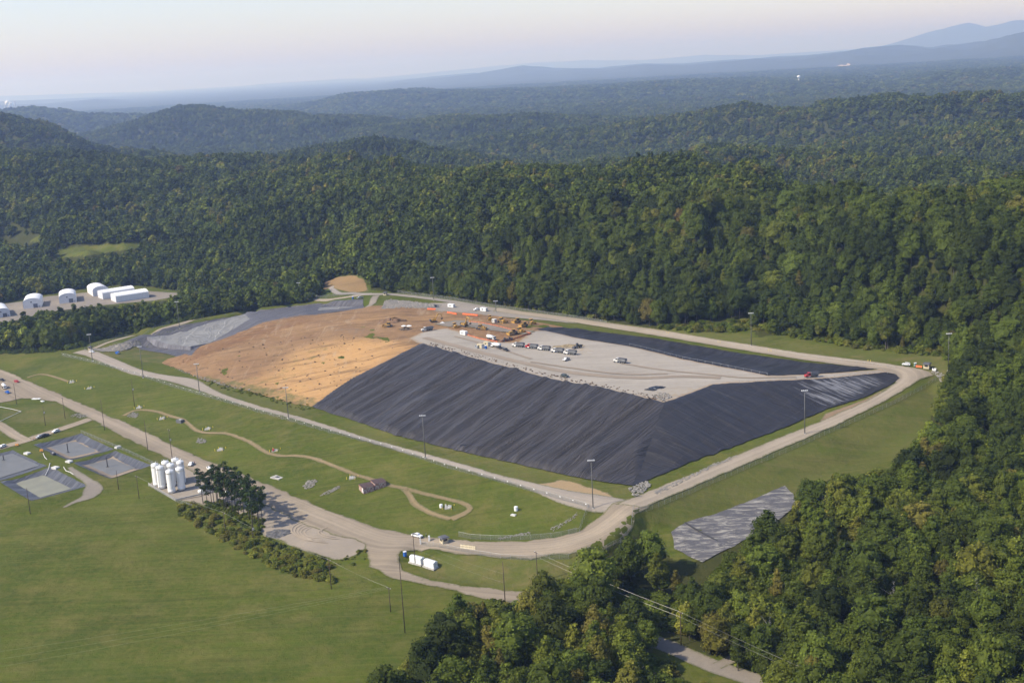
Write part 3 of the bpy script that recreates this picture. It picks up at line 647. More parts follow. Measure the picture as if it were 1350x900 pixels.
TRK = mat_gravel('dirt_track', (.22, .175, .105), (.27, .21, .13), (.13, .12, .055), .5)
# haul road with its lateral direction for the wheel tracks
def road_patch(name, poly, centre, mat, off=.26, step=3., jit=.9):
    o = patch(name, poly, mat, off, step, jit); me = o.data
    C = catmull([np.append(g[:2], 0) for g in ground([p[0] for p in centre], [p[1] for p in centre])], 4.)[:, :2]
    co = np.zeros(len(me.vertices)*3); me.vertices.foreach_get('co', co); P = co.reshape(-1, 3)[:, :2]
    d = ((P[:, None, :]-C[None])**2).sum(-1); j = d.argmin(1); t = np.gradient(C, axis=0); t /= np.hypot(t[:, 0], t[:, 1])[:, None]
    q = P-C[j]; L = np.concatenate([[0], np.cumsum(np.hypot(*np.diff(C, axis=0).T))])
    vattr(me, 'across', q[:, 0]*-t[j, 1]+q[:, 1]*t[j, 0]); vattr(me, 'along', L[j]+(q*t[j]).sum(1)); o['kind'] = 'structure'; return o
road_patch('haul_road', [(-220,420),(-100,461),(0,486),(60,512),(130,542),(200,573),(260,602),(350,637),(420,667),(500,697),(560,708),(620,713),(690,714),(740,707),(768,697),(793,680),(808,664),(845,652),(858,664),(838,680),(834,694),(818,712),(792,725),(750,732),(700,736),(650,735),(600,731),(550,725),(528,728),(524,740),(532,751),(560,763),(600,770),(650,776),(700,781),(760,790),(840,815),(820,830),(740,808),(690,798),(640,790),(590,778),(545,768),(515,762),(491,750),(483,735),(482,718),(450,707),(400,691),(355,669),(310,648),(285,640),(262,626),(235,612),(200,594),(165,577),(138,563),(116,550),(95,541),(75,530),(60,528),(30,525),(0,531),(-100,520),(-220,480)],
           [(-150,445),(0,492),(60,520),(134,552),(200,583),(260,612),(350,650),(430,683),(500,710),(560,716),(640,723),(720,721),(780,706),(820,680),(850,660)], GR)
road_patch('perimeter_road', [(812,665),(850,650),(900,630),(960,605),(1020,580),(1080,556),(1140,530),(1165,516),(1180,505),(1176,497),(1158,492),(1156,487),(1120,483),(1060,475),(960,459),(860,442),(760,426),(700,417),(650,411),(655,405),(690,411),(760,419.5),(860,433.5),(960,450),(1060,466),(1150,476.5),(1190,483),(1222,489),(1234,494),(1215,500),(1190,516),(1150,538),(1100,562),(1040,588),(990,609),(930,635),(880,656),(845,670)],
           [(830,668),(900,638),(960,613),(1020,588),(1080,564),(1140,538),(1175,519),(1198,503),(1196,491),(1170,483),(1100,475),(960,454.5),(860,438),(760,423),(690,414),(650,408)], mat_gravel('pale_road', (.30, .265, .215), (.37, .33, .27), (.24, .215, .18), .5), .32, 2.5, .35)
ribbon('inner_road', [(104,463),(120,466),(150,478),(180,490),(215,497),(245,503),(270,513),(290,521),(330,534),(380,548),(430,563),(480,579),(530,593),(590,609),(650,627),(700,640),(745,653),(790,662),(822,664)], [12,12,11,10,10,14,9,6,5,5,5,5,5,5,5.5,7,13,17,10], mat_gravel('inner_gravel', (.27, .25, .22), (.33, .30, .26), (.22, .20, .18), .4), .19)
ribbon('berm_road', [(112,464),(135,454.5),(160,446.5),(250,423),(340,406),(420,395.5),(470,390),(490,387)], 5.5, PALE, .2)
ribbon('ridge_road', [(402,372),(425,376),(440,383),(465,387),(490,388),(520,388.5),(560,393),(600,398.5),(655,408)], [5,6,6,6,7,7,7,8,8], mat_gravel('far_gravel', (.24, .23, .22), (.29, .275, .26), (.2, .19, .18), .3), .23)
ribbon('junction_road', [(496,390),(492,396),(486,404),(482,408)], 7, GR2, .25)
for q, w in (([(120,552),(100,559),(60,572),(30,582),(0,590),(-60,606)], 8.5), ([(34,581),(18,573),(0,561),(-40,540)], 8)): ribbon('side_road', q, w, GR, .2)
for q, w in (([(163,548),(175,542),(190,540.5),(208,543),(226,549),(240,553),(250,560),(258,567),(268,570),(285,571),(300,572),(315,577),(330,583),(345,593),(355,598),(370,601),(395,601),(412,604),(430,610),(460,622),(490,632),(515,640),(532,643.5),(560,651),(590,658),(612,664),(620,670),(612,677),(595,684),(580,693),(564,704)], [4]+[3.2]*26+[4,5]), ([(532,643),(540,653),(547,664),(565,675),(583,681),(594,684)], 3.6), ([(36,498),(48,494),(60,494),(75,498),(90,503)], 3)):
    ribbon('dirt_track', q, w, TRK, .2, 2.5)
ribbon('lower_spur', [(700,788),(735,776),(768,762)], 6.5, PALE, .26)
ribbon('wood_road', [(790,812),(845,838),(870,848),(910,865),(945,880),(990,895),(1030,915),(1100,960)], 9, GR2, .2)
ribbon('wood_spur', [(945,878),(965,869),(984,857),(1010,842)], 5, GR2, .26)
ribbon('field_path', [(490,902),(525,888),(545,874),(560,850)], 4.5, GR2, .2)
ribbon('pond_path', [(92,616),(101,624),(112,631),(121,638),(123,646),(116,655),(100,661),(84,669)], [3,5,5,7,11,8,3.5,2], GR2, .2)
def st(o): o['kind'] = 'structure'; return o
st(patch('gravel_lot', [(246,603),(262,607),(282,618),(300,636),(322,647),(345,653),(372,666),(400,677),(412,686),(450,700),(486,712),(484,722),(470,730),(455,738),(440,738),(425,733),(405,726),(385,720),(372,712),(350,707),(344,700),(346,686),(338,680),(300,676),(262,664),(240,660),(236,640),(236,616)], mat_gravel('lot_gravel', (.25, .225, .19), (.31, .275, .225), (.2, .185, .165), 0), .11))
SCF = mat_gravel('scuff', (.31, .27, .215), (.36, .315, .255), (.27, .24, .2), 0, False)
# tyre scuffs: arcs worn into the lot
for a_, (cx, cy, r_) in enumerate([(425,702,14),(427,702,18),(430,701,22),(433,700,26),(436,699,30),(444,701,12),(448,702,16)]):
    q = [(cx-r_*math.cos(t)*1.7, cy+r_*math.sin(t)*.55) for t in np.linspace(-.9, 1.5, 9)]
    ribbon('tyre_scuff', q, .55, SCF, .3+.02*a_, 2, 3)
st(patch('building_pad', [(-80,398),(0,401),(40,396),(60,391),(110,386),(150,382),(200,384),(238,386),(242,389),(205,396),(130,403),(60,412),(0,428),(-80,430)], GR2, .15, 5))
st(patch('cut_bank', [(427,383),(426,372),(444,366),(468,363),(480,369),(486,384),(470,386),(452,384),(440,380)], mat_gravel('tan_bank', (.22, .15, .08), (.27, .19, .10), (.15, .12, .05), 0), .3, 4))
st(patch('bare_soil', [(700,640),(740,632),(790,645),(808,652),(815,662),(780,664),(745,655),(715,646)], mat_gravel('sand', (.32, .24, .14), (.30, .23, .15), (.22, .18, .10), 0), .13, 2.5, 1.5))
st(patch('roadside_soil', [(845,668),(862,650),(900,632),(960,606),(1020,581),(1080,556),(1088,546),(1110,538),(1140,527),(1180,505),(1150,530),(1085,557),(1020,583),(960,608),(900,632.5),(855,652)], mat_gravel('stony_soil', (.22, .16, .11), (.26, .20, .14), (.16, .13, .09), 0), .24, 2.5, .5))
# ---- the landfill body
soil = NB('bare_clay'); nA = soil.noise(.03, 6, .65); nB = soil.noise(.25, 6, .75); nC = soil.noise(1.6, 4, .7)
st1 = soil.noise(.5, 5, .7, soil.mapping((.05, .35, .1), (0, 0, math.radians(42))))
c = soil.mix(soil.ramp(nA, .3, .7), (.255, .148, .075), (.37, .230, .115)); c = soil.mix(soil.ramp(nB, .35, .75, 0, .6), c, (.175, .112, .062))
oc = soil.mix(soil.ramp(nB, .3, .7), (.46, .26, .105), (.52, .32, .14)); oz = soil.ramp(soil.math('ADD', soil.attr('orange'), soil.math('SUBTRACT', nA, .5)), .2, .75)
c = soil.mix(oz, c, oc); dk = soil.ramp(soil.math('ADD', soil.attr('dark'), soil.math('SUBTRACT', nB, .5)), .35, .7)
c = soil.mix(dk, c, (.20, .105, .052)); gy = soil.ramp(soil.math('ADD', soil.attr('grey'), soil.math('MULTIPLY', soil.math('SUBTRACT', nB, .5), 1.3)), .4, .75)
c = soil.mix(gy, c, (.235, .21, .175)); st2 = soil.noise(.5, 6, .75, soil.mapping((.3, .04, .1), (0, 0, math.radians(-46))), .6)
c = soil.mix(soil.ramp(st1, .5, .66, 0, .7), c, (.135, .088, .05)); c = soil.mix(soil.ramp(st2, .55, .7, 0, .6), c, (.42, .32, .21)); c = soil.mix(soil.ramp(soil.noise(.6, 5, .8), .62, .72, 0, .8), c, (.10, .075, .045))
gn = soil.ramp(soil.math('ADD', soil.math('MULTIPLY', soil.attr('green'), .35), soil.noise(.12, 6, .75)), .64, .84, 0, .85); c = soil.mix(gn, c, (.115, .125, .045))
c = soil.mix(soil.ramp(nC, .25, .75, .3, 0), c, (.07, .05, .03)); soil.col(c); soil.bump(soil.math('ADD', soil.math('MULTIPLY', nC, .6), nB), 1., .5); soil.set(Roughness=1., Specular_IOR_Level=.05)
st(patch('clay_slope', [(480,406),(420,414),(330,431.5),(262,456),(212,479),(240,488),(262,499),(300,509),(340,519),(380,531),(409,536),(420,531),(450,509),(500,483),(557,455),(539,447),(560,437),(590,433),(612,440),(650,452),(682,452),(704,437),(742,431),(720,427),(640,415),(560,407),(510,403)], soil.m, .3, 2.6, .8,
  zones={'orange': [([(325,506),(370,478),(430,450),(500,440),(552,452),(552,458),(413,536),(380,530)], .8), ([(420,418),(560,408),(640,416),(700,426),(640,428),(560,424),(430,430)], .35), ([(690,440),(740,430),(715,427),(680,438)], .6)],
         'dark': [([(215,480),(262,455),(330,431),(420,413),(430,421),(340,446),(275,472),(232,488)], .75), ([(520,428),(560,420),(640,428),(700,436),(684,451),(650,452),(612,438),(590,432),(540,440)], .5), ([(480,420),(560,415),(560,428),(480,430)], .35)],
         'grey': [([(430,428),(470,426),(512,432),(500,442),(440,436)], .55), ([(480,405),(560,407),(560,411),(480,412)], .5), ([(300,455),(380,437),(420,450),(340,480)], .22)],
         'green': [([(330,505),(430,450),(465,442),(440,465),(360,515),(260,502)], .5), ([(240,490),(420,538),(425,522),(380,510),(330,500),(280,492)], .95)]},
  zf=lambda V, at, e: (fbm(V[:, 0]*.07, V[:, 1]*.07, 4)-.5)*1.1*np.clip(e/4, 0, 1)))
st(patch('service_strip', [(572,428),(600,423),(622,424),(650,430),(690,438),(700,436.5),(706,438),(690,442),(650,437),(610,431),(590,432)], GR2, .75, 2.5))
st(patch('gravel_plaza', [(545,403),(562,400),(600,399),(640,404),(660,408),(700,415),(760,424),(760,427),(700,421),(650,417),(600,414),(560,408)], mat_gravel('plaza_gravel', (.24, .225, .205), (.285, .265, .24), (.2, .19, .17), 0), .27, 4))
dk_ = NB('deck_gravel'); n1 = dk_.noise(.018, 5, .65); n2 = dk_.noise(.3, 6, .75); n3 = dk_.noise(3, 3, .7)
tr = dk_.noise(.25, 5, .65, dk_.mapping((.03, .4, .1), (0, 0, math.radians(25))), .6)
c = dk_.mix(dk_.ramp(n1, .35, .65), (.33, .295, .24), (.40, .355, .29)); c = dk_.mix(dk_.ramp(tr, .48, .68, 0, .65), c, (.24, .21, .175)); c = dk_.mix(dk_.ramp(n2, .4, .8, 0, .4), c, (.23, .20, .165))
c = dk_.mix(dk_.ramp(dk_.math('ADD', dk_.attr('tan'), dk_.math('SUBTRACT', n2, .5)), .35, .7), c, (.36, .26, .14))
c = dk_.mix(dk_.ramp(dk_.math('ADD', dk_.attr('weed'), dk_.math('SUBTRACT', n2, .5)), .5, .75), c, (.20, .19, .07))
c = dk_.mix(dk_.ramp(dk_.math('ADD', dk_.attr('edge'), dk_.ramp(dk_.noise(.5, 4), .2, .8, -2, 2)), .5, 3.5, .8, 0), c, (.30, .215, .13))
dk_.col(dk_.mix(dk_.ramp(n3, .2, .8, .2, 0), c, (.1, .09, .07))); dk_.bump(dk_.math('ADD', n3, n2), .6, .15); dk_.set(Roughness=1., Specular_IOR_Level=.1)
st(patch('deck', [(539,447),(560,437),(590,433),(612,440),(650,452),(682,452),(703,437),(720,436.5),(760,446),(830,457),(900,474),(960,485.5),(1013,496),(1060,494.5),(1120,491),(1160,487.5),(1170,492),(1120,497.5),(1080,500.5),(1040,502),(1010,504),(960,506.5),(940,508),(905,522),(893,527),(875,532),(800,515),(720,500),(640,478),(600,467),(556,455)], dk_.m, .45, 2.6, .5,
  zones={'tan': [([(735,455),(770,450),(800,458),(800,466),(740,466)], .5), ([(880,532),(845,522),(900,505),(940,508)], .55), ([(640,478),(720,496),(800,510),(875,530),(720,503)], .45)], 'weed': [([(740,482),(800,487),(800,497),(750,494)], .55), ([(735,455),(765,452),(770,462),(740,464)], .4)]}))
ruts = mat_gravel('rut_soil', (.245, .215, .18), (.285, .245, .2), (.2, .175, .145), .3, False)
for i, q in enumerate([[(560,446),(620,462),(680,477),(740,490),(800,497),(850,499),(900,497),(950,499)], [(820,480),(870,488),(930,494),(985,499),(1050,498)], [(600,444),(650,458),(700,474)], [(700,478),(760,487),(820,494),(880,494)]]): ribbon('wheel_rut', q, 5.5 if i == 0 else 2.4, ruts, .62+.03*i, 3, 5)
def mat_liner(name, base, hi, cre=.32, silt=False, rough=.38, lines=False):
    k = NB(name); v = k.n('CombineXYZ'); k.put(v.inputs[0], k.math('MULTIPLY', k.attr('along'), .07)); k.put(v.inputs[1], k.attr('across'))
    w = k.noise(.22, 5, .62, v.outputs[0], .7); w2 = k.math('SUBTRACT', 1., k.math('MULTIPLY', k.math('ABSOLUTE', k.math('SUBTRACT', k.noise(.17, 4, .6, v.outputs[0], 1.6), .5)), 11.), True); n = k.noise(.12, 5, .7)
    c = k.mix(k.math('MULTIPLY', w2, cre), k.mix(k.ramp(w, .3, .7), base, hi), tuple(x*.45 for x in base)); c = k.mix(k.ramp(n, .35, .75, 0, .5), c, tuple(x*.75 for x in base))  # crease lines darkened in the base colour, painting the shade of the folds
    # weld seams between the sheets, about 7 m apart
    sw = k.math('PINGPONG', k.math('ADD', k.attr('across'), k.ramp(k.noise(.05, 2), 0, 1, -1.5, 1.5)), 3.5); c = k.mix(k.ramp(sw, .0, .16, .35, 0), c, tuple(min(1, x*2.2) for x in hi))
    if lines:
        s2 = k.math('PINGPONG', k.attr('along'), 4.5); c = k.mix(k.ramp(s2, 0, .14, .35, 0), c, (.16, .15, .13))
    if silt:
        s = k.noise(.45, 6, .72, v.outputs[0], 1.0); c = k.mix(k.ramp(k.math('ADD', s, k.math('MULTIPLY', k.math('SUBTRACT', k.attr('silt'), .5), .34)), .60, .70, 0, .7), c, (.25, .25, .255))
    k.col(c); k.bump(k.math('ADD', k.math('MULTIPLY', w, 1.6*cre/.42), k.math('MULTIPLY', w2, cre/.42)), 1., .5); k.set(Roughness=rough, Specular_IOR_Level=.28); return k.m
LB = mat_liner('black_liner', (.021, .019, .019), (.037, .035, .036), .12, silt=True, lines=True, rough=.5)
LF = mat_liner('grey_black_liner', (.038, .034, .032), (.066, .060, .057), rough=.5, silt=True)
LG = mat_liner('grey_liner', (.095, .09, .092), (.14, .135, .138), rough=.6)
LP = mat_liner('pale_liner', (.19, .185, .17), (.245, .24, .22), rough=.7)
def folds(amp, fa=.10, fl=.010):
    def f(V, at, e):
        A, L = at['across'], at['along']; n = fbm(A*fa+fbm(L*.02, A*.02, 2)*1.6, L*fl, 3); r = 1-np.abs(2*n-1)
        return (amp*(r**4)*1.6+(fbm(V[:, 0]*.05, V[:, 1]*.05, 3)-.5)*.8)*np.clip(e/3, 0, 1)
    return f
fallF = (-.70, -.71); fallR = (.75, -.66)
SILT = {'silt': [([(1040,497),(1160,488),(1190,500),(1140,524),(1085,545),(1060,520)], .95), ([(1000,500),(1060,497),(1080,545),(1030,560)], .45), ([(945,510),(968,508),(1010,560),(975,580)], .3)]}
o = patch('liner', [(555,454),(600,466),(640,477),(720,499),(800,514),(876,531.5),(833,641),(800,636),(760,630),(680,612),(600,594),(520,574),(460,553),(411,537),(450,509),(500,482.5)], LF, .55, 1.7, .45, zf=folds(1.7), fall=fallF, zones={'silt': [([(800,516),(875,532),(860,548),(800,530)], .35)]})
tag(o, 'large black plastic liner with long folds down the front slope of the landfill', 'plastic liner')
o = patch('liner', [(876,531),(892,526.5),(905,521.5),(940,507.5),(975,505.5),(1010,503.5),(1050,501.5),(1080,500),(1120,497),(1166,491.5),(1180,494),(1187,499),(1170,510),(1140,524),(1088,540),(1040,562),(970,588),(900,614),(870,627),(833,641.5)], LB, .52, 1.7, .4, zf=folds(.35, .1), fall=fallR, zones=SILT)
tag(o, 'black plastic liner on the right slope below the ramp, streaked with pale silt', 'plastic liner')
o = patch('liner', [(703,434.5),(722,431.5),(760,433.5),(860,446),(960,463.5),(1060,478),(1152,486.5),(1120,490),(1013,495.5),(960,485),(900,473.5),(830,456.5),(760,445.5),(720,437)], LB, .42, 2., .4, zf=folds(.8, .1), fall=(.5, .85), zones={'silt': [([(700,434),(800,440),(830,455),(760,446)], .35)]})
tag(o, 'black plastic liner in the shallow basin behind the gravel deck', 'plastic liner')
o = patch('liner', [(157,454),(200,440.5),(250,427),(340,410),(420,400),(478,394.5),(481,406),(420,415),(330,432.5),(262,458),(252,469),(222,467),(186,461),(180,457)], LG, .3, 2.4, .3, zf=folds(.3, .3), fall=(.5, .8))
tag(o, 'grey liner on the inner bank below the berm road', 'plastic liner')
LW = mat_liner('wall_liner', (.13, .126, .135), (.19, .185, .195), rough=.6)
cell = [(192,449.5,12.6),(225,443.5,12.8),(253,437.5,13),(290,428,14.3),(330,419,15.8),(375,412.5,17.6),(420,407.5,19.3),(478,404,22.2),(450,410,20),(420,415,18.5),(370,424,15),(330,432,13.6),(290,446,12.8),(277,452,12.6),(251,456.5,12.6),(225,454.5,12.6)]
cw = np.array([at_z(*c) for c in cell]); cw[:, 2] = np.maximum(cw[:, 2], gz(cw[:, 0], cw[:, 1])+.3); r = bpy.data.objects.new('lined_cell', None); COL.objects.link(r); tag(r, 'raised flat cell with a pale silted top and upright grey liner walls', 'lined cell')
cr_, st_ = [], 3.
for a, b in zip(cw, np.roll(cw, -1, 0)):
    n_ = max(1, int(np.hypot(*(b-a)[:2])/st_)); cr_ += [a+(b-a)*k/n_ for k in range(n_)]
cr_ = np.array(cr_); nb_ = len(cr_); c0_ = cr_[:, :2].mean(0); rr_ = delaunay_2d_cdt([Vector(p[:2]-c0_) for p in cr_], [(i, (i+1) % nb_) for i in range(nb_)], [], 1, 1e-4)
tz_ = [float(cr_[((cr_[:, :2]-(np.array(v[:])+c0_))**2).sum(1).argmin()][2]) for v in rr_[0]]
me = mesh_np('silted_top', [(v[0]+c0_[0], v[1]+c0_[1], z) for v, z in zip(rr_[0], tz_)], [list(f) for f in rr_[2]], [LP], True, {'across': [v[0]*.3 for v in rr_[0]], 'along': [v[1]*4. for v in rr_[0]]}); link('silted_top', me, r)
tn = np.roll(cr_, -1, 0)-np.roll(cr_, 1, 0); nn_ = np.stack([tn[:, 1], -tn[:, 0]], 1); nn_ /= np.hypot(*nn_.T)[:, None]; sg_ = np.sign(((nn_*(cr_[:, :2]-c0_)).sum(1)).sum()); wob = (vnoise(cr_[:, 0]*.5, cr_[:, 1]*.5)-.5)*.8
bt = np.column_stack([cr_[:, :2]+nn_*sg_*(2.0+wob)[:, None], np.minimum(gz(cr_[:, 0], cr_[:, 1])-.5, cr_[:, 2]-4.5)]); L_ = np.concatenate([[0], np.cumsum(np.hypot(*np.diff(cr_[:, :2], axis=0).T))])
me = mesh_np('liner_wall', np.vstack([cr_+[0, 0, .05], bt]), [(i, (i+1) % nb_, (i+1) % nb_+nb_, i+nb_) for i in range(nb_)], [LW], False, {'across': np.tile(L_, 2), 'along': np.repeat([0., 4.5], nb_)}); link('liner_wall', me, r)
# tarp on the lower right bank
TARP = NB('silty_tarp'); w = TARP.noise(.34, 7, .78, TARP.mapping((.25, 1.1, 1), (0, 0, math.radians(-20))), 1.2); n = TARP.noise(.4, 5, .7)
TARP.col(TARP.mix(TARP.ramp(w, .49, .58), (.10, .095, .095), (.30, .28, .235))); TARP.bump(TARP.math('ADD', w, n), 1., .5); TARP.set(Roughness=.6)
o = patch('tarp', [(884,701),(905,689),(940,679),(1000,656),(1035,641),(1047,652),(1048,668),(1022,690),(975,716),(925,742),(890,724)], TARP.m, .3, 1.6, .3, zf=lambda V, at, e: (fbm(V[:, 0]*.15, V[:, 1]*.15, 4)-.45)*1.1)
tag(o, 'rumpled grey tarp spread over the bank beside the wood', 'tarp')
q_ = ground([903, 915, 930, 946], [690, 697, 706, 714]); fm = MB() if 'MB' in globals() else None
V_, F_ = [], []
for k, p in enumerate(q_):
    for a in range(6): V_.append((p[0], p[1]+.9*math.cos(a*math.pi/5), p[2]+.25+.7*math.sin(a*math.pi/5)))
    if k: F_ += [((k-1)*6+a, (k-1)*6+a+1, k*6+a+1, k*6+a) for a in range(5)]
link('ridge_fold', mesh_np('ridge_fold', V_, F_, [simple('fold_black', (.03, .03, .032), .6)], True), o)
# rock fills
def mat_rock():
    k = NB('pale_rock'); n = k.noise(.9, 5, .8); v = k.attr('val'); k.col(k.mix(k.ramp(n, .3, .7), (.17, .155, .13), (.29, .27, .235))); k.set(Roughness=.95); return k.m
ROCK = mat_rock()
def stones(name, label, poly, n, s, seed=1, mat=None, off=.1, cat='rocks'):
    g = np.random.default_rng(seed); W = ground([p[0] for p in poly], [p[1] for p in poly])[:, :2]; lo, hi = W.min(0), W.max(0)
    V = []; Fc = []; cnt = 0; tries = 0
    while cnt < n and tries < 60*n:
        tries += 1; p = lo+(hi-lo)*g.random(2)
        if not inpoly(np.array([p[0]]), np.array([p[1]]), W)[0]: continue
        r = s*(.45+g.random()**2*1.1); v = IV[[0]+list(range(1, 12))] if False else IV
        q = v[:12] if len(v) >= 12 else v
        z = float(gz(p[0], p[1]))
        Vv = v*np.array([r, r*(.6+.5*g.random()), r*.6])*(1+.25*g.standard_normal((len(v), 1)))+np.array([p[0], p[1], z+off+r*.15])
        Fc += (IF+len(V)*len(v)).tolist(); V.append(Vv); cnt += 1
    o = link(name, mesh_np(name, np.vstack(V), Fc, [mat or ROCK])); tag(o, label, cat, kind='stuff'); return o
st(patch('rock_slope', [(507,397.5),(515,395.5),(545,398),(583,403),(562,408),(503,408)], mat_gravel('rock_bed', (.33, .31, .28), (.39, .37, .34), (.26, .25, .23), 0), .3, 3))
stones('riprap', 'pale broken rock covering the slope behind the clay working area', [(507,397.5),(515,395.5),(545,398),(583,403),(562,408),(503,408)], 1500, .6, 3, off=.35)
st(patch('rock_apron', [(122,461),(152,455),(170,452),(184,449),(188,456),(160,463),(135,464)], mat_gravel('rock_bed_left', (.28, .27, .25), (.34, .33, .3), (.22, .2, .18), 0), .3, 3))
stones('riprap', 'grey broken rock on the bank where the berm road meets the left cell', [(122,461),(152,455),(184,449),(188,456),(160,463),(135,464)], 900, .5, 4, off=.3)
# ponds
WAT = NB('pond_water'); n = WAT.noise(.15, 3); WAT.col(WAT.mix(WAT.ramp(n, .3, .7), (.13, .122, .10), (.165, .155, .13))); WAT.set(Roughness=.35, Specular_IOR_Level=.25); WAT.bump(WAT.noise(1.2, 3), .15, .02)
MUD = NB('pond_mud'); n = MUD.noise(.12, 5); MUD.col(MUD.mix(MUD.ramp(n, .3, .7), (.19, .185, .14), (.25, .245, .17))); MUD.set(Roughness=.6); MUD.bump(MUD.noise(1, 4), .3, .05)
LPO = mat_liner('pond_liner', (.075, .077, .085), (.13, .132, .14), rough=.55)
SLT = mat_gravel('pond_silt', (.24, .20, .16), (.28, .24, .19), (.19, .17, .14), 0, False)
plabel = ['top square lined pond beside the side road', 'right lined pond of the four nearest the white silos', 'lower lined pond with pale muddy water nearest the field', 'left lined pond cut by the picture edge and nearly full']
for i, (rim, fl, zr, zf_) in enumerate(PONDS):
    r = bpy.data.objects.new('lined_pond', None); COL.objects.link(r); tag(r, plabel[i], 'pond', 'lined ponds beside the haul road')
    lo = patch('pond_liner', rim, LPO, .12, 1.4, .15, plane=None, fall=(.4, .9)); lo.parent = r
    # use the exact rim height plane for its outline
    f = np.array(fl, float); c = f.mean(0); s1 = [tuple(c+(p-c)*1.10) for p in f] if i < 2 else None
    if s1:
        so_ = patch('silt_margin', s1, SLT, .3, 2, .5, plane=None); so_.parent = r
    wo_ = patch('pond_water', [tuple(c+(p-c)*(.90 if i == 1 else .97)) for p in f], WAT.m if i != 2 else MUD.m, .45, 4, .4 if i < 2 else .1, plane=zf_); wo_.parent = r
# ---------------------------------------------------------------- builders for things
class MB:
    def __init__(s): s.V = []; s.F = []; s.n = 0
    def add(s, V, F):
        V = np.asarray(V, float); s.V.append(V); s.F += [[a+s.n for a in f] for f in F]; s.n += len(V); return s
    def box(s, x0, x1, y0, y1, z0, z1, tx=0, ty=0):
        """box; tx, ty shrink the top on each side"""
        V = [(x0, y0, z0), (x1, y0, z0), (x1, y1, z0), (x0, y1, z0), (x0+tx, y0+ty, z1), (x1-tx, y0+ty, z1), (x1-tx, y1-ty, z1), (x0+tx, y1-ty, z1)]
        return s.add(V, [(3, 2, 1, 0), (4, 5, 6, 7), (0, 1, 5, 4), (1, 2, 6, 5), (2, 3, 7, 6), (3, 0, 4, 7)])
    def prism(s, prof, y0, y1):
        """outline in x,z drawn out along y"""
        n = len(prof); V = [(x, y0, z) for x, z in prof]+[(x, y1, z) for x, z in prof]
        return s.add(V, [list(range(n)), list(range(2*n-1, n-1, -1))]+[(i, i+n, (i+1) % n+n, (i+1) % n) for i in range(n)])
    def tube(s, a, b, r, n=8, r2=None, cap=True):
        a = np.array(a, float); b = np.array(b, float); d = (b-a)/np.linalg.norm(b-a); t = np.cross(d, [.31, .93, .17]); t /= np.linalg.norm(t); u = np.cross(d, t); r2 = r if r2 is None else r2
        V = [p+q*(math.cos(6.28319*k/n)*t+math.sin(6.28319*k/n)*u) for p, q in ((a, r), (b, r2)) for k in range(n)]
        F_ = [(k, (k+1) % n, (k+1) % n+n, k+n) for k in range(n)]
        if cap: F_ += [list(range(n))[::-1], list(range(n, 2*n))]
        return s.add(V, F_)
    def path(s, P, r, n=5):
        for a, b in zip(P[:-1], P[1:]): s.tube(a, b, r, n, cap=False)
        return s
    def ball(s, c, r, sub=2, sz=1.):
        v, f = (IV2, IF2) if sub == 2 else (IV, IF); return s.add(v*np.array([r, r, r*sz])+np.array(c), f.tolist())
    def me(s, name, mat, smooth=False): return mesh_np(name, np.vstack(s.V), s.F, [mat], smooth)
    def obj(s, name, mat, parent=None, smooth=False):
        o = link(name, s.me(name, mat, smooth), parent); return o
def empty(name, p, rz=0.): 
    o = bpy.data.objects.new(name, None); COL.objects.link(o); o.location = tuple(map(float, p)); o.rotation_euler = (0, 0, rz); return o
def thing(name, px, py, label, cat, head=None, dz=.2, group=None, rz=0.):
    """head: photo pixel offset of the direction the front (+X) points in"""
    p = G(px, py); p[2] += dz
    if head is not None:
        q = at_z(px+head[0], py+head[1], p[2]); q0 = at_z(px, py, p[2]); rz = math.atan2(q[1]-q0[1], q[0]-q0[0])
    return tag(empty(name, p, rz), label, cat, group)
def copy_tree(o, parent=None):
    c = o.copy(); COL.objects.link(c)
    if parent is not None: c.parent = parent
    for ch in list(o.children): copy_tree(ch, c)
    return c
def hgt(px, py, top):
    """height of something that stands at a photo pixel and reaches up to row top"""
    p = G(px, py); lo, hi = 0., 80.
    for _ in range(30):
        m = (lo+hi)/2; y = project(p+np.array([0, 0, m]))[1]
        if y > top: lo = m
        else: hi = m
    return lo
WHITE = simple('white_paint', (.74, .74, .71), .45, 0, .06); DWHITE = simple('dusty_white', (.58, .565, .52), .6, 0, .12); GLASS = simple('dark_glass', (.02, .025, .03), .12, 0, .05, .6)
TYRE = simple('tyre_rubber', (.03, .03, .032), .85, 0, .2); STEEL = simple('galvanised_steel', (.34, .35, .35), .5, .4, .1); DSTEEL = simple('dark_steel', (.07, .07, .075), .6, .2, .2)
WOOD = simple('pole_wood', (.085, .060, .045), .9, 0, .3); YEL = simple('machine_yellow', (.42, .245, .06), .7, 0, .3); YEL2 = simple('bright_yellow', (.75, .55, .05), .5); ORNG = simple('barrier_orange', (.72, .13, .03), .55)
RED = simple('truck_red', (.42, .03, .025), .35, 0, .1, .5); BLUE = simple('porta_blue', (.03, .13, .45), .5); BLACK = simple('car_black', (.022, .024, .028), .3, 0, .1, .5); GREYC = simple('car_silver', (.36, .37, .38), .35, .2, .08, .5)
BEIGE = simple('beige_paint', (.52, .45, .30), .6); CONC = simple('concrete', (.42, .40, .36), .9, 0, .15); ROOFG = simple('roof_grey', (.10, .10, .11), .8); TGREY = simple('dump_body_grey', (.20, .205, .21), .5, .2, .2); LAMP = simple('lamp_head', (.6, .6, .58), .4)
GREEN2 = simple('porta_green', (.22, .30, .27), .5); DIRT = simple('dark_dirt', (.10, .075, .055), 1, 0, .3); DIRT2 = simple('red_brown_dirt', (.19, .115, .065), 1, 0, .25)
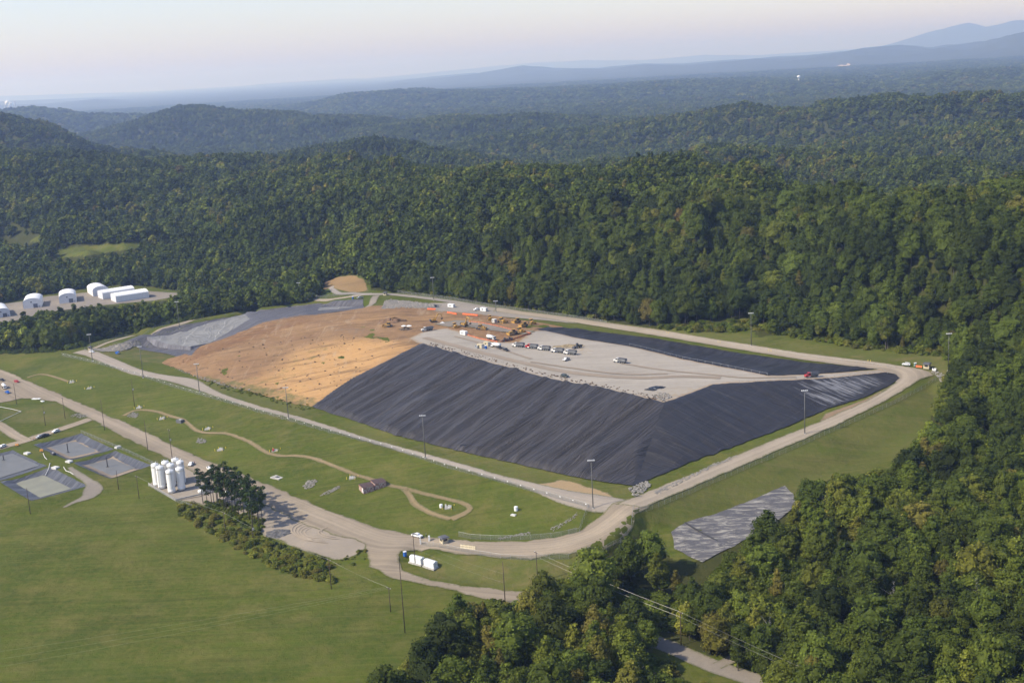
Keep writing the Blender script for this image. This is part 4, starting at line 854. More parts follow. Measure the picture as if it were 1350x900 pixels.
def wheels(root, xs, w, r, t=.35):
    for x in xs:
        for s_ in (-1, 1):
            wl = MB().tube((x, s_*(w-t), r), (x, s_*w, r), r, 12).obj('wheel', TYRE, root); MB().tube((x, s_*w, r), (x, s_*(w+.02), r), r*.5, 8).obj('rim', GREYC, wl)
def pickup(px, py, label, col, head, dz=.25, cap=False):
    r = thing('pickup_truck', px, py, label, 'pickup truck', head, dz)
    MB().prism([(-2.85, .5), (2.75, .5), (2.85, .95), (2.75, 1.12), (1.35, 1.2), (-2.85, 1.2)], -.97, .97).obj('body', col, r)
    MB().box(-1.05, 1.4, -.86, .86, 1.2, 1.88, .38, .12).obj('cab', col, r)
    MB().box(-.95, 1.32, -.875, .875, 1.28, 1.72, .30, .10).obj('window', GLASS, r)
    MB().box(-2.75, -1.15, -.80, .80, 1.19, 1.21).obj('bed', DSTEEL, r)
    wheels(r, (-1.85, 1.85), .98, .40, .28)
    for s_ in (-1, 1): MB().box(2.78, 2.88, s_*.72-.15, s_*.72+.15, .8, 1.0).obj('headlight', LAMP, r)
    return r
def suv(px, py, label, col, head, dz=.25, name='suv', cat='car'):
    r = thing(name, px, py, label, cat, head, dz)
    MB().prism([(-2.35, .42), (2.35, .42), (2.42, .8), (2.25, 1.02), (1.25, 1.12), (-2.4, 1.15), (-2.42, .8)], -.93, .93).obj('body', col, r)
    MB().box(-2.3, 1.05, -.84, .84, 1.13, 1.72, .42, .12).obj('roof', col, r)
    MB().box(-2.2, 1.0, -.855, .855, 1.2, 1.58, .33, .10).obj('window', GLASS, r); wheels(r, (-1.45, 1.5), .94, .36, .25)
    for s_ in (-1, 1): MB().box(2.32, 2.44, s_*.68-.14, s_*.68+.14, .72, .9).obj('headlight', LAMP, r)
    return r
def dump_truck(px, py, label, col, head, dz=.5, bed=None, group=None):
    r = thing('dump_truck', px, py, label, 'dump truck', head, dz, group); bed = bed or TGREY
    MB().box(-4.3, 4.2, -.5, .5, .75, 1.05).obj('chassis', DSTEEL, r)
    MB().prism([(2.5, .9), (4.4, .9), (4.45, 1.75), (4.2, 1.95), (2.5, 2.05)], -.95, .95).obj('hood', col, r)
    MB().box(1.05, 2.55, -1.15, 1.15, .95, 2.95, .12, .08).obj('cab', col, r)
    MB().box(1.25, 2.62, -1.17, 1.17, 2.0, 2.7, .1, .06).obj('window', GLASS, r)
    b = MB().prism([(-4.5, 1.3), (.8, 1.15), (.95, 2.9), (-4.6, 2.75)], -1.25, 1.25).obj('dump_body', bed, r)
    m = MB()
    for k in range(6): m.box(-4.3+k*.95, -4.18+k*.95, -1.32, 1.32, 1.3, 2.75)
    m.obj('body_rib', bed, b); MB().box(-4.3, .7, -1.05, 1.05, 2.8, 2.93).obj('tarp_cover', DSTEEL, b)
    MB().tube((.95, .9, 1.2), (.95, .9, 3.5), .09, 6).obj('exhaust_stack', GREYC, r); MB().tube((1.4, 1.1, .8), (2.4, 1.1, .8), .3, 8).obj('fuel_tank', GREYC, r)
    wheels(r, (3.5, -.5, -2.0, -3.2), 1.25, .52, .45); return r
def tracks(r, L=3.6, w=1.2, t=.6, h=1.0):
    for s_ in (-1, 1):
        MB().prism([(-L/2, .35), (-L/2+.45, 0), (L/2-.45, 0), (L/2, .35), (L/2-.1, h*.85), (L/2-.6, h), (-L/2+.5, h), (-L/2, h*.8)], s_*w-t/2, s_*w+t/2).obj('track', DSTEEL, r)
def bulldozer(px, py, label, head, dz=.5, sc_=1.):
    r = thing('bulldozer', px, py, label, 'bulldozer', head, dz); r.scale = (sc_,)*3; tracks(r)
    MB().prism([(-1.7, .7), (2.0, .7), (2.05, 1.75), (.3, 2.0), (-1.7, 1.6)], -.75, .75).obj('hood', YEL, r)
    MB().box(-1.5, .3, -.8, .8, 1.6, 2.7, .1, .08).obj('cab_frame', DSTEEL, r); MB().box(-1.65, .45, -.95, .95, 2.7, 2.9).obj('cab_roof', YEL, r)
    MB().prism([(2.55, .1), (2.85, .2), (2.75, .8), (2.95, 1.35), (2.7, 1.35), (2.45, .7)], -1.9, 1.9).obj('blade', YEL, r)
    for s_ in (-1, 1): MB().box(-.2, 2.6, s_*1.6-.1, s_*1.6+.1, .35, .6).obj('push_arm', YEL, r)
    MB().prism([(-2.9, .1), (-2.6, .1), (-1.8, .9), (-1.8, 1.2), (-2.7, 1.1)], -.6, .6).obj('ripper', DSTEEL, r); return r
def excavator(px, py, label, head, dz=.5, up=1., sc_=1.):
    r = thing('excavator', px, py, label, 'excavator', head, dz); r.scale = (sc_,)*3; tracks(r, 4.6, 1.3, .65, .95)
    MB().box(-2.6, 1.5, -1.4, 1.4, 1.1, 2.2, .1, .1).obj('house', YEL, r); MB().box(-2.9, -1.9, -1.4, 1.4, 1.1, 2.3, .15, .1).obj('counterweight', DSTEEL, r)
    cb = MB().box(.1, 1.6, .45, 1.4, 1.3, 3.0, .12, .06).obj('cab', YEL, r); MB().box(.2, 1.63, .5, 1.43, 2.0, 2.8, .1, .04).obj('window', GLASS, cb)
    b0 = (1.2, -.2, 1.9); b1 = (3.2, -.2, 3.6+2.2*up); b2 = (5.6, -.2, 3.3+2.*up)
    bm_ = MB(); 
    for a, b, w0, w1 in ((b0, b1, .32, .42), (b1, b2, .42, .3)): bm_.tube(a, b, w0, 6, w1)
    bm_.obj('boom', YEL, r); e = (6.3, -.2, .9+1.7*up); MB().tube(b2, e, .3, 6, .2).obj('stick', YEL, r)
    MB().prism([(e[0]-.3, e[2]), (e[0]+.3, e[2]+.1), (e[0]+.1, e[2]-.9), (e[0]-1.0, e[2]-1.0), (e[0]-.9, e[2]-.4)], -.8, .4).obj('bucket', DSTEEL, r); return r
def container(px, py, label, col, head, L=6., W=2.45, H=2.6, dz=.5, name='container', cat='container'):
    r = thing(name, px, py, label, cat, head, dz)
    m = MB().box(-L/2, L/2, -W/2, W/2, .15, H)
    for k in range(int(L/.6)):
        for s_ in (-1, 1): m.box(-L/2+.2+k*.6, -L/2+.42+k*.6, s_*W/2-.03, s_*W/2+.03, .3, H-.15)
    m.obj('shell', col, r); MB().box(-L/2-.03, L/2+.03, -W/2-.03, W/2+.03, H+.003, H+.08).obj('roof', col, r); MB().box(L/2+.003, L/2+.05, -W/2+.2, -.03, .25, H-.2).obj('door', DWHITE if col is not DWHITE else GREYC, r); MB().box(L/2+.003, L/2+.05, .03, W/2-.2, .25, H-.2).obj('door', DWHITE if col is not DWHITE else GREYC, r)
    MB().box(-L*.2, L*.05, -W/2-.06, -W/2-.031, 1.1, 1.9).obj('window', GLASS, r); return r
def toilet(px, py, label, col, dz=.25):
    r = thing('portable_toilet', px, py, label, 'portable toilet', (6, 3), dz)
    MB().box(-.6, .6, -.6, .6, .1, 2.15, .04, .04).obj('cabin', col, r); MB().prism([(-.66, 2.15), (.66, 2.15), (.5, 2.38), (0, 2.48), (-.5, 2.38)], -.66, .66).obj('roof', WHITE, r); MB().box(.6, .64, -.42, .42, .25, 2.0).obj('door', col, r); return r
def booth(px, py, label, head, dz=.25, s_=1.):
    r = thing('guard_booth', px, py, label, 'guard booth', head, dz); r.scale = (s_,)*3
    MB().box(-1.5, 1.5, -1.5, 1.5, 0, 2.6).obj('wall', BEIGE, r); MB().box(-2.1, 2.1, -2.1, 2.1, 2.6, 3.1, .5, .5).obj('roof', ROOFG, r)
    for a in ((1.503, 1.56, -.9, .9), (-1.56, -1.503, -.9, .9)): MB().box(*a, 1.2, 2.2).obj('window', GLASS, r)
    for a in ((-.9, .2, 1.503, 1.56), (-1., .9, -1.56, -1.503)): MB().box(*a, 1.2, 2.2).obj('window', GLASS, r)
    MB().box(.4, 1.2, 1.503, 1.55, .05, 2.1).obj('door', DWHITE, r); return r
# ---------------------------------------------------------------- silos on their walled pad
SIL = NB('silo_paint'); n = SIL.noise(.35, 5, .7, SIL.mapping((1.2, 1.2, .22))); SIL.col(SIL.mix(SIL.ramp(n, .5, .75, 0, .55), (.82, .80, .75), (.50, .46, .39))); SIL.set(Roughness=.55)
pad = st(patch('silo_pad', [(196,640),(203,634),(230,625),(262,640),(290,646),(262,655),(234,660),(214,650)], mat_gravel('pad_concrete', (.26, .235, .2), (.32, .3, .26), (.16, .14, .12), 0, False), .4, 2, .1))
w4 = [(196,639),(232,660),(290,647)]
r = tag(empty('pad_wall', G(232, 660)), 'low concrete wall around the pad under the white silos', 'low wall')
for a, b in zip(w4[:-1], w4[1:]):
    A, B = G(*a), G(*b); o0 = np.array(r.location)
    d = (B-A)/np.linalg.norm(B-A); nn = np.array([-d[1], d[0], 0])*.2; V = [A-nn, B-nn, B+nn, A+nn]; V = [v-o0+np.array([0, 0, -.2]) for v in V]+[v-o0+np.array([0, 0, 1.1]) for v in V]
    MB().add(V, [(3, 2, 1, 0), (4, 5, 6, 7), (0, 1, 5, 4), (1, 2, 6, 5), (2, 3, 7, 6), (3, 0, 4, 7)]).obj('wall_section', CONC, r)
silo = None
spos = [(207.5,640.8,'leftmost white silo of the front row'), (213.9,644,'second white silo from the left of the front row'), (226.8,649.7,'nearest white silo, standing out in front of the others'), (239.8,646.1,'rightmost front silo beside the pine trees'),
        (221,637.4,'leftmost white silo of the back row'), (227.9,640.8,'white silo in the middle of the group of eight'), (234.1,633.9,'farthest white silo close to the dark utility pole'), (240.5,636.9,'white silo at the back right nearest the parked pickup')]
for i, (x, y, lb) in enumerate(spos):
    if silo is None:
        silo = thing('silo', x, y, lb, 'silo', dz=.3, group='white silos on the walled pad'); R_, H_ = 1.98, 12.6
        m = MB(); 
        for k in range(7): m.tube((0, 0, .5+k*1.7), (0, 0, .5+(k+1)*1.7), R_, 28, cap=(k == 6 or k == 0))
        m.obj('shell', SIL.m, silo, True)
        mr = MB()
        for k in range(8): mr.tube((0, 0, .44+k*1.7), (0, 0, .52+k*1.7), R_+.035, 28)
        mr.obj('hoop', SIL.m, silo); MB().tube((0, 0, H_-.2), (0, 0, H_+.45), R_+.06, 28, .5).obj('roof', WHITE, silo)
        rl = MB()
        for k in range(12):
            a = k*math.pi/6; rl.tube((1.8*math.cos(a), 1.8*math.sin(a), H_-.1), (1.8*math.cos(a), 1.8*math.sin(a), H_+.95), .03, 4)
            rl.tube((1.8*math.cos(a), 1.8*math.sin(a), H_+.95), (1.8*math.cos(a+.5236), 1.8*math.sin(a+.5236), H_+.95), .03, 4)
        rl.obj('guard_rail', STEEL, silo); MB().tube((.5, .3, H_+.2), (.5, .3, H_+1.), .25, 8).obj('vent', WHITE, silo)
        ld = MB(); 
        for s_ in (-.2, .2): ld.tube((1.45+s_*.6, -1.45+s_*.6, .3), (1.45+s_*.6, -1.45+s_*.6, H_+.6), .035, 4)
        for k in range(24): ld.tube((1.33, -1.57, .6+k*.5), (1.57, -1.33, .6+k*.5), .025, 4)
        ld.obj('ladder', STEEL, silo); MB().box(-1.7, 1.7, -1.7, 1.7, -.3, .45).obj('skirt', DSTEEL, silo)
        MB().path([(-1.9, -.6, .4), (-2.12, -.65, 2), (-2.12, -.65, H_-.5), (-1.2, -.4, H_+.5)], .09, 6).obj('fill_pipe', STEEL, silo)
    else:
        s2 = copy_tree(silo); p = G(x, y); s2.location = (p[0], p[1], p[2]+.3); s2['label'] = lb; s2.rotation_euler = (0, 0, i*.9)
# ---------------------------------------------------------------- fabric halls on the far pad
FAB = simple('white_fabric', (.72, .71, .68), .6, 0, .04); FAB2 = simple('fabric_end', (.60, .60, .60), .65, 0, .05)
def hall(A, B, C, H, eave, label, door=True, nb=7):
    a, b, c = (G(*q) for q in (A, B, C)); u = b-a; w = c-a; W = np.hypot(*u[:2]); L = np.hypot(*w[:2]); rz = math.atan2(u[1], u[0])
    # local x runs across the end wall, y away along the hall
    ux = u[:2]/W; s_ = np.sign(ux[0]*w[1]-ux[1]*w[0]); r = tag(empty('fabric_hall', (a[0], a[1], a[2]+.1), rz), label, 'fabric hall', 'white fabric halls on the gravel pad')
    prof = [(0, 0), (0, eave)]+[(W/2-W/2*math.cos(t), eave+(H-eave)*math.sin(t)) for t in np.linspace(.12, math.pi-.12, 13)]+[(W, eave), (W, 0)]
    y0, y1 = (0, L) if s_ > 0 else (-L, 0); n = len(prof); m = MB()
    ys = np.linspace(y0, y1, nb*2+1); V = []; 
    for j, y in enumerate(ys):
        e = .0 if j % 2 == 0 else -.12
        V += [(W/2+(x-W/2)*(1+e*.12), y, z*(1+e*.15)) for x, z in prof]
    m.add(V, [(j*n+i, j*n+i+1, (j+1)*n+i+1, (j+1)*n+i) for j in range(len(ys)-1) for i in range(n-1)]); m.obj('cover', FAB, r, False)
    for y in (y0+.05, y1-.05): MB().add([(x, y, z) for x, z in prof], [list(range(n))]).obj('end_wall', FAB2, r)
    yf = (y0 if s_ > 0 else y1); yo = yf-.12*s_
    if door:
        MB().box(W*.56, W*.80, min(yf-.02*s_, yo), max(yf-.02*s_, yo), 0, H*.42).obj('door', simple('hall_door', (.13, .14, .17), .6), r)
        MB().box(W*.84, W*.91, min(yf-.02*s_, yo), max(yf-.02*s_, yo), 0, 2.2).obj('side_door', GREYC, r); MB().box(W*.42, W*.50, min(yf-.02*s_, yo), max(yf-.02*s_, yo), H*.55, H*.66).obj('vent', DSTEEL, r)
hall((31,407.5), (55,405), (19,402.5), 10.2, 6.3, 'white arched fabric hall, second from the left on the pad, dark door right')
hall((78.6,400.8), (101.5,398.2), (65.8,395.8), 10.2, 6.3, 'white arched fabric hall in the middle of the pad with a dark door')
hall((123,391), (144,388), (110,386.6), 10, 6.2, 'white fabric hall at the back behind the two long ones', False)
hall((129.3,392.3), (136,395), (173,386.5), 8.5, 6, 'long white fabric hall, the farther of the two long ones', False, 12)
hall((146.5,396), (153.5,399), (191,390.5), 8.5, 6, 'long white fabric hall nearest the dark tree belt', False, 12)
hall((-8,420), (14,417), (-24,414), 9, 5.8, 'white fabric hall cut off by the picture edge')
# ---------------------------------------------------------------- sheds, rusty cabins, booths
for (Lx, Ax, Rx, lb) in (((540,741.3), (554.7,745.8), (560,742), 'white storage shed beside the blue portable toilet'), ((558,746.6), (571,751.5), (578,747.4), 'white storage shed, the right one of the pair by the lower road')):
    a, l_, r_ = G(*Ax), G(*Lx), G(*Rx); c0 = (l_+r_)/2; d = a-l_; L = np.hypot(*d[:2]); W = max(2.6, np.hypot(*(r_-a)[:2])*.8); r = tag(empty('storage_shed', (c0[0], c0[1], c0[2]+.2), math.atan2(d[1], d[0])), lb, 'shed', 'white storage sheds')
    MB().box(-L/2, L/2, -W/2, W/2, .2, 2.5).obj('wall', WHITE, r); MB().prism([(-L/2-.1, 2.5), (L/2+.1, 2.5), (L/2, 2.75), (-L/2, 2.75)], -W/2-.1, W/2+.1).obj('eave', WHITE, r)
    MB().add([(-L/2-.1, -W/2-.1, 2.753), (L/2+.1, -W/2-.1, 2.753), (L/2+.1, 0, 3.2), (-L/2-.1, 0, 3.2), (L/2+.1, W/2+.1, 2.753), (-L/2-.1, W/2+.1, 2.753)], [(0, 1, 2, 3), (3, 2, 4, 5), (1, 4, 2), (0, 3, 5)]).obj('roof', WHITE, r)
    MB().box(-L/2-.5, L/2+.5, -W/2-.5, W/2+.5, -.5, .2).obj('plinth', CONC, r); MB().box(L/2+.003, L/2+.05, -.5, .5, .3, 2.2).obj('door', DWHITE, r); MB().box(L/2+.003, L/2+.04, .7, 1.1, 1.4, 1.8).obj('vent', GREYC, r)
RW = NB('rusty_wall'); n = RW.noise(1.1, 5, .75); RW.col(RW.mix(RW.ramp(n, .42, .56), (.50, .44, .38), (.24, .09, .06))); RW.set(Roughness=.9)
RR = NB('rusty_roof'); n = RR.noise(.9, 5, .7); RR.col(RR.mix(RR.ramp(n, .35, .65), (.055, .04, .04), (.11, .07, .06))); RR.set(Roughness=.85)
A, Lf, Rt = G(482.4, 650), G(470, 646.6), G(512.7, 639.5); dv = Rt-A; L = np.hypot(*dv[:2]); W = np.hypot(*(Lf-A)[:2]); c0 = A+dv/2+(Lf-A)/2
for k, (lb, sg) in enumerate((('rusty steel cabin, the nearer half of the pair on the grass bank', -1), ('rusty steel cabin, the farther half of the pair on the grass bank', 1))):
    cc = c0+dv*.26*sg; r = tag(empty('rusty_cabin', (cc[0], cc[1], gz(cc[0], cc[1])+.1), math.atan2(dv[1], dv[0])), lb, 'cabin', 'rusty cabins on the grass bank'); Lh = L/2*.94
    m = MB().box(-Lh/2, Lh/2, -W/2, W/2, -.5, 2.7)
    for q in range(int(Lh/.5)):
        for s_ in (-1, 1): m.box(-Lh/2+.1+q*.5, -Lh/2+.32+q*.5, s_*W/2-.05, s_*W/2+.05, .1, 2.6)
    m.obj('wall', RW.m, r); MB().add([(-Lh/2-.2, -W/2-.2, 2.7), (Lh/2+.2, -W/2-.2, 2.7), (Lh/2+.2, 0, 3.15), (-Lh/2-.2, 0, 3.15), (Lh/2+.2, W/2+.2, 2.7), (-Lh/2-.2, W/2+.2, 2.7)], [(0, 1, 2, 3), (3, 2, 4, 5), (1, 4, 2), (0, 3, 5)]).obj('roof', RR.m, r)
    if k == 0: MB().box(-Lh/2-.08, -Lh/2-.003, -W/2+.15, -W/2+1.5, .1, 2.4).obj('door', WHITE, r); 
toilet(534, 733.5, 'blue portable toilet with a white roof beside the white sheds', BLUE)
booth(585.5, 715.5, 'beige guard booth with a dark hip roof on the haul road', (5, 3))
booth(1222, 486, 'beige guard booth at the right hand corner of the perimeter road', (-4, 3), .3, 1.1)
booth(508, 389.5, 'small pale guard booth beside the road at the wood edge', (-4, 2), .3, .9)
booth(119, 461, 'small booth behind the white car at the upper left road end', (-4, 2), .3, .8)
toilet(1206.5, 483.5, 'grey green portable toilet near the corner booth', GREEN2); toilet(640.7, 460.6, 'blue portable toilet beside the beige containers', BLUE, .5); toilet(465.3, 394.6, 'small blue portable toilet on the berm road', BLUE, .3)
# ---------------------------------------------------------------- vehicles
pickup(550, 708, 'white pickup truck parked beside the guard booth on the haul road', WHITE, (10, 2.5))
pickup(252, 613.5, 'white pickup truck parked nose down beside the silos', WHITE, (-5, 5))
suv(73.7, 569.8, 'white estate car on the side road above the ponds', WHITE, (-6, 2)); pickup(59, 575.6, 'black pickup truck on the side road by the top pond', BLACK, (-6, 2)); suv(52.5, 577.2, 'dark grey van parked nose to tail with the black pickup', GREYC, (-6, 2))
suv(3.3, 590, 'white car on the side road cut by the picture edge', WHITE, (-6, 2)); suv(22, 504.2, 'red car parked beside the haul road', RED, (7, 2)); suv(3, 502.3, 'dark van in the parking area left of the red car', BLACK, (4, 1))
suv(121, 465, 'white car parked at the small booth by the berm road', WHITE, (7, 1), .3)
suv(1194.7, 482, 'white estate car near the corner booth on the perimeter road', WHITE, (-7, -.5), .3)
pickup(474.7, 393.8, 'silver pickup truck on the berm road by the blue toilet', GREYC, (-7, 1), .3)
pickup(746.7, 476, 'silver pickup truck on the deck below the row of dump trucks', GREYC, (-6, 2.5), .6); suv(744.7, 498, 'dark green car near the edge of the deck above the liner', simple('car_dark_green', (.05, .065, .06), .4), (7, 1), .7)
pickup(658.3, 460.3, 'black pickup truck behind the red flatbed by the containers', BLACK, (5, 2), .5); pickup(667, 463.3, 'black pickup truck at the front of the parked group on the deck', BLACK, (6, 2.5), .5)
for x, y, lb, c_ in ((683.3,458,'white dump truck at the left end of the parked row', DWHITE), (701,460,'dump truck with a red cab, second in the parked row', RED), (717.3,462.4,'white dump truck in the middle of the parked row', DWHITE), (735,465.4,'white dump truck, fourth in the parked row', DWHITE), (751.6,468,'white dump truck at the right end of the parked row', DWHITE)):
    dump_truck(x, y, lb, c_, (-8, -.6), group='dump trucks parked in a row on the deck', bed=DWHITE if x in (735, 751.6) and False else TGREY)
dump_truck(817.5, 479, 'white dump truck standing alone in the middle of the deck', DWHITE, (-8, -1)); dump_truck(1070, 498, 'red dump truck driving on the ramp above the liner', RED, (-9, 1.4), .55); dump_truck(563.3, 437, 'grey dump truck beside the dark earth heap', DWHITE, (-6, 1), .5)
def tanker(px, py, label, head, dz, col=WHITE, tank=WHITE):
    r = thing('tank_truck', px, py, label, 'tank truck', head, dz); MB().box(-4, 3.8, -.5, .5, .75, 1.).obj('chassis', DSTEEL, r); MB().box(2.0, 3.9, -1.1, 1.1, .8, 2.7, .15, .08).obj('cab', col, r); MB().box(2.6, 3.93, -1.12, 1.12, 1.7, 2.4, .12, .05).obj('window', GLASS, r)
    MB().tube((-3.9, 0, 2.1), (1.7, 0, 2.1), 1.15, 16).obj('tank', tank, r, True); wheels(r, (3., -1.6, -2.9), 1.2, .5, .4)
tanker(654, 458.8, 'white tank truck with a red stripe near the beige containers', (-6, -1), .5); tanker(6, 512, 'white tank truck parked at the left edge of the haul road', (4, 4), .2)
pickup(10, 518.6, 'blue pickup truck parked below the white tank truck', BLUE, (6, 3)); pickup(629, 409.5, 'white pickup truck beside a white container on the gravel plaza', WHITE, (-6, 1), .4)
tanker(648, 448.6, 'short white water truck behind the beige containers', (5, 1), .5, DWHITE)
for x, y, h_, s_, lb in ((511.3,431.5,(-6,0),1.25,'yellow bulldozer working alone on the brown clay at left'), (600,432.4,(5,2),1.2,'yellow bulldozer left of the standing excavator'), (634.7,435,(6,0),1.3,'yellow bulldozer in the middle of the clay working area'), (646,422.4,(4,3),1.2,'yellow bulldozer at the back beside the grey strip'),
                         (676,441.8,(-6,1),1.3,'yellow bulldozer at the front of the orange bordered clay'), (685.5,439,(5,1),1.25,'yellow bulldozer standing right behind another at the clay corner'), (681.3,426,(-5,1),1.2,'yellow bulldozer on the grass strip near the upper road'), (690.7,431,(-5,1),1.2,'yellow bulldozer with its blade toward the deck'), (700.7,427.4,(5,2),1.2,'rightmost yellow bulldozer near the basin liner'), (662,426.2,(6,1),1.35,'yellow bulldozer right of the small white container')):
    bulldozer(x, y, lb, h_, .5, s_)
excavator(572, 425.4, 'yellow excavator reaching over the clay with its arm out', (8, -1), .5, .9, 1.05); excavator(612.5, 431, 'yellow excavator with its arm raised beside the bulldozers', (8, 1.5), .5, 1.25, 1.15)
def loader(px, py, label, head, dz, col, sc_=1.):
    r = thing('wheel_loader', px, py, label, 'wheel loader', head, dz); r.scale = (sc_,)*3; wheels(r, (-1.4, 1.4), 1.2, .75, .5); MB().box(-2.6, 0, -.9, .9, .8, 1.8, .15, .1).obj('engine_cover', col, r); MB().box(-.2, 1.0, -.75, .75, 1.1, 3.0, .12, .08).obj('cab', DSTEEL, r)
    MB().prism([(1.2, 1.1), (2.7, .4), (2.8, .7), (1.2, 1.5)], -.6, .6).obj('lift_arm', col, r); MB().prism([(2.6, .1), (3.6, .1), (3.4, .3), (2.9, 1.1), (2.6, 1.1)], -1.3, 1.3).obj('bucket', DSTEEL, r)
loader(762, 459.6, 'dark wheel loader beside the heap of tan soil on the deck', (-6, 1), .5, DSTEEL, 1.1); loader(666, 450.5, 'small dark loader left of a similar one behind the dump trucks', (-5, 1), .5, BLACK, .8); loader(672.3, 449.2, 'small dark loader right of a similar one behind the dump trucks', (-5, 1), .5, BLACK, .8)
# ---------------------------------------------------------------- containers and boxes
container(611.7, 442, 'white office container on the deck beside the clay working area', WHITE, (9, 2)); container(634, 459.3, 'beige container in front, beside the blue portable toilet', BEIGE, (8, 2), 5.2); container(642.5, 456.4, 'beige container standing behind another beige one', BEIGE, (8, 2), 5)
container(652, 426, 'small white container between two bulldozers', DWHITE, (8, 2), 3.5); container(595.3, 405.5, 'white office container at the left of the gravel plaza', WHITE, (9, 1), dz=.4); container(638, 410.5, 'white office container at the right of the gravel plaza', WHITE, (9, 1), dz=.4)
container(1232, 489, 'small white cabinet behind the corner booth', WHITE, (6, 1), 2.4, 1.2, 1.4, .2, 'cabinet', 'cabinet'); container(277, 619, 'white storage box beside the haul road near the silos', WHITE, (8, 5), 5, 2.2, 1.2, .2, 'storage_box', 'box')
container(575.3, 405.5, 'dark equipment trailer on the gravel plaza', BLACK, (5, 1), 3, 1.6, 1.8, .4, 'trailer', 'trailer'); container(628.5, 459.8, 'grey generator at the left end of the beige containers', GREYC, (5, 1), 2.2, 1.4, 1.6, .5, 'generator', 'generator')
container(155, 466.5, 'blue covered crate in the grass beside the inner road', BLUE, (7, 2), 3.6, 2, 1.5, .2, 'crate', 'crate')
def barriers(pts_, n, label, col, group, dz, s_=1., name='barrier'):
    W = [G(*p) for p in pts_]; proto = None
    for k in range(n):
        t = (k+.5)/n*(len(W)-1); i = min(int(t), len(W)-2); p = W[i]+(W[i+1]-W[i])*(t-i); d = W[i+1]-W[i]
        if proto is None:
            proto = tag(empty(name, p), label, 'barrier', group); MB().prism([(-.35, 0), (.35, 0), (.28, .2), (.12, .45), (.09, .9), (-.09, .9), (-.12, .45), (-.28, .2)], -1.15, 1.15).obj('block', col, proto); MB().prism([(-.04, .9), (.04, .9), (.04, 1.0), (-.04, 1.0)], -.3, .3).obj('lifting_loop', DSTEEL, proto); o = proto
        else: o = copy_tree(proto)
        o['label'] = label+', '+('leftmost', 'second from left', 'third from left', 'fourth from left', 'fifth from left', 'sixth from left', 'seventh from left')[min(k, 6)] if k < n-1 else label+', rightmost'
        o.location = (p[0], p[1], gz(p[0], p[1])+dz); o.rotation_euler = (0, 0, math.atan2(d[1], d[0])-math.pi/2); o.scale = (s_,)*3
barriers([(565,408.6),(573,409)], 4, 'orange barrier at the plaza left end', ORNG, 'orange barriers at the plaza left', .5, 1.3)
barriers([(590,413),(602,415.4)], 5, 'orange barrier in the short middle row', ORNG, 'orange barriers in the middle', .5, 1.2)
barriers([(611,415.3),(629,417)], 8, 'orange barrier in the long right row', ORNG, 'orange barriers at the plaza right', .5, 1.3)
barriers([(1209.5,484.2),(1213.5,484.8)], 2, 'faded orange barrier between toilet and corner booth', ORNG, 'orange barriers by the corner booth', .3, 1.2)
barriers([(607,719.5),(627,722)], 4, 'beige concrete barrier in the upper row on the haul road', BEIGE, 'white barriers, upper row', .2, .8); barriers([(607,722.3),(627,724.5)], 4, 'beige concrete barrier in the lower row on the haul road', BEIGE, 'white barriers, lower row', .2, .8)
# orange silt fence round the clay working area
def silt_fence(pts_, label, col, h=.9, dz=.5, group='orange fences around the clay working area'):
    W = ground([p[0] for p in pts_], [p[1] for p in pts_]); C = catmull([np.append(w[:2], 0) for w in W], 3)[:, :2]; r = tag(empty('silt_fence', (C[0][0], C[0][1], gz(*C[0]))), label, 'fence', group); o0 = np.array(r.location); m = MB(); ms = MB()
    for a, b in zip(C[:-1], C[1:]):
        A = np.array([a[0], a[1], gz(*a)+dz])-o0; B = np.array([b[0], b[1], gz(*b)+dz])-o0; d = (B-A)[:2]; d /= np.hypot(*d); nn = np.array([-d[1], d[0], 0])*.03
        m.add([A-nn, B-nn, B+nn, A+nn]+[v+np.array([0, 0, h]) for v in (A-nn, B-nn, B+nn, A+nn)], [(4, 5, 6, 7), (0, 1, 5, 4), (2, 3, 7, 6)]); ms.tube(A, A+np.array([0, 0, h+.3]), .05, 4)
    m.obj('mesh_band', col, r); ms.obj('stake', WOOD, r); r.children[-1]['kind'] = 'stuff'
OF = simple('faded_orange', (.50, .17, .09), .8, 0, .3)
silt_fence([(618,425),(650,430),(690,438.5),(700,441),(690,444),(675,449),(660,452)], 'faded orange fence along the back of the clay working area', OF); silt_fence([(614,442),(630,447),(645,450),(656,452)], 'faded orange fence in front of the clay beside the white tank', OF)
# ---------------------------------------------------------------- heaps and small works
def heap(px, py, R_, H_, label, mat, seed=0, cat='heap', sx=1., dz=.3):
    g = np.random.default_rng(seed); p = G(px, py); V = [(0, 0, H_)]; Fc = []; nr, na_ = 5, 18
    for i in range(1, nr+1):
        for k in range(na_):
            a = 6.2832*k/na_; rr = R_*i/nr*(1+.18*g.standard_normal()*(.4+.6*i/nr)); z = H_*max(0, 1-(i/nr))**.8*(1+.25*g.standard_normal()) if i < nr else -.5; V.append((rr*math.cos(a)*sx, rr*math.sin(a), z))
    Fc += [(0, 1+k, 1+(k+1) % na_) for k in range(na_)]
    for i in range(nr-1):
        for k in range(na_): a = 1+i*na_; Fc.append((a+k, a+na_+k, a+na_+(k+1) % na_, a+(k+1) % na_))
    o = link('soil_heap' if cat == 'heap' else 'stone_heap', mesh_np('heap', V, Fc, [mat])); o.location = (p[0], p[1], p[2]+dz); tag(o, label, cat)
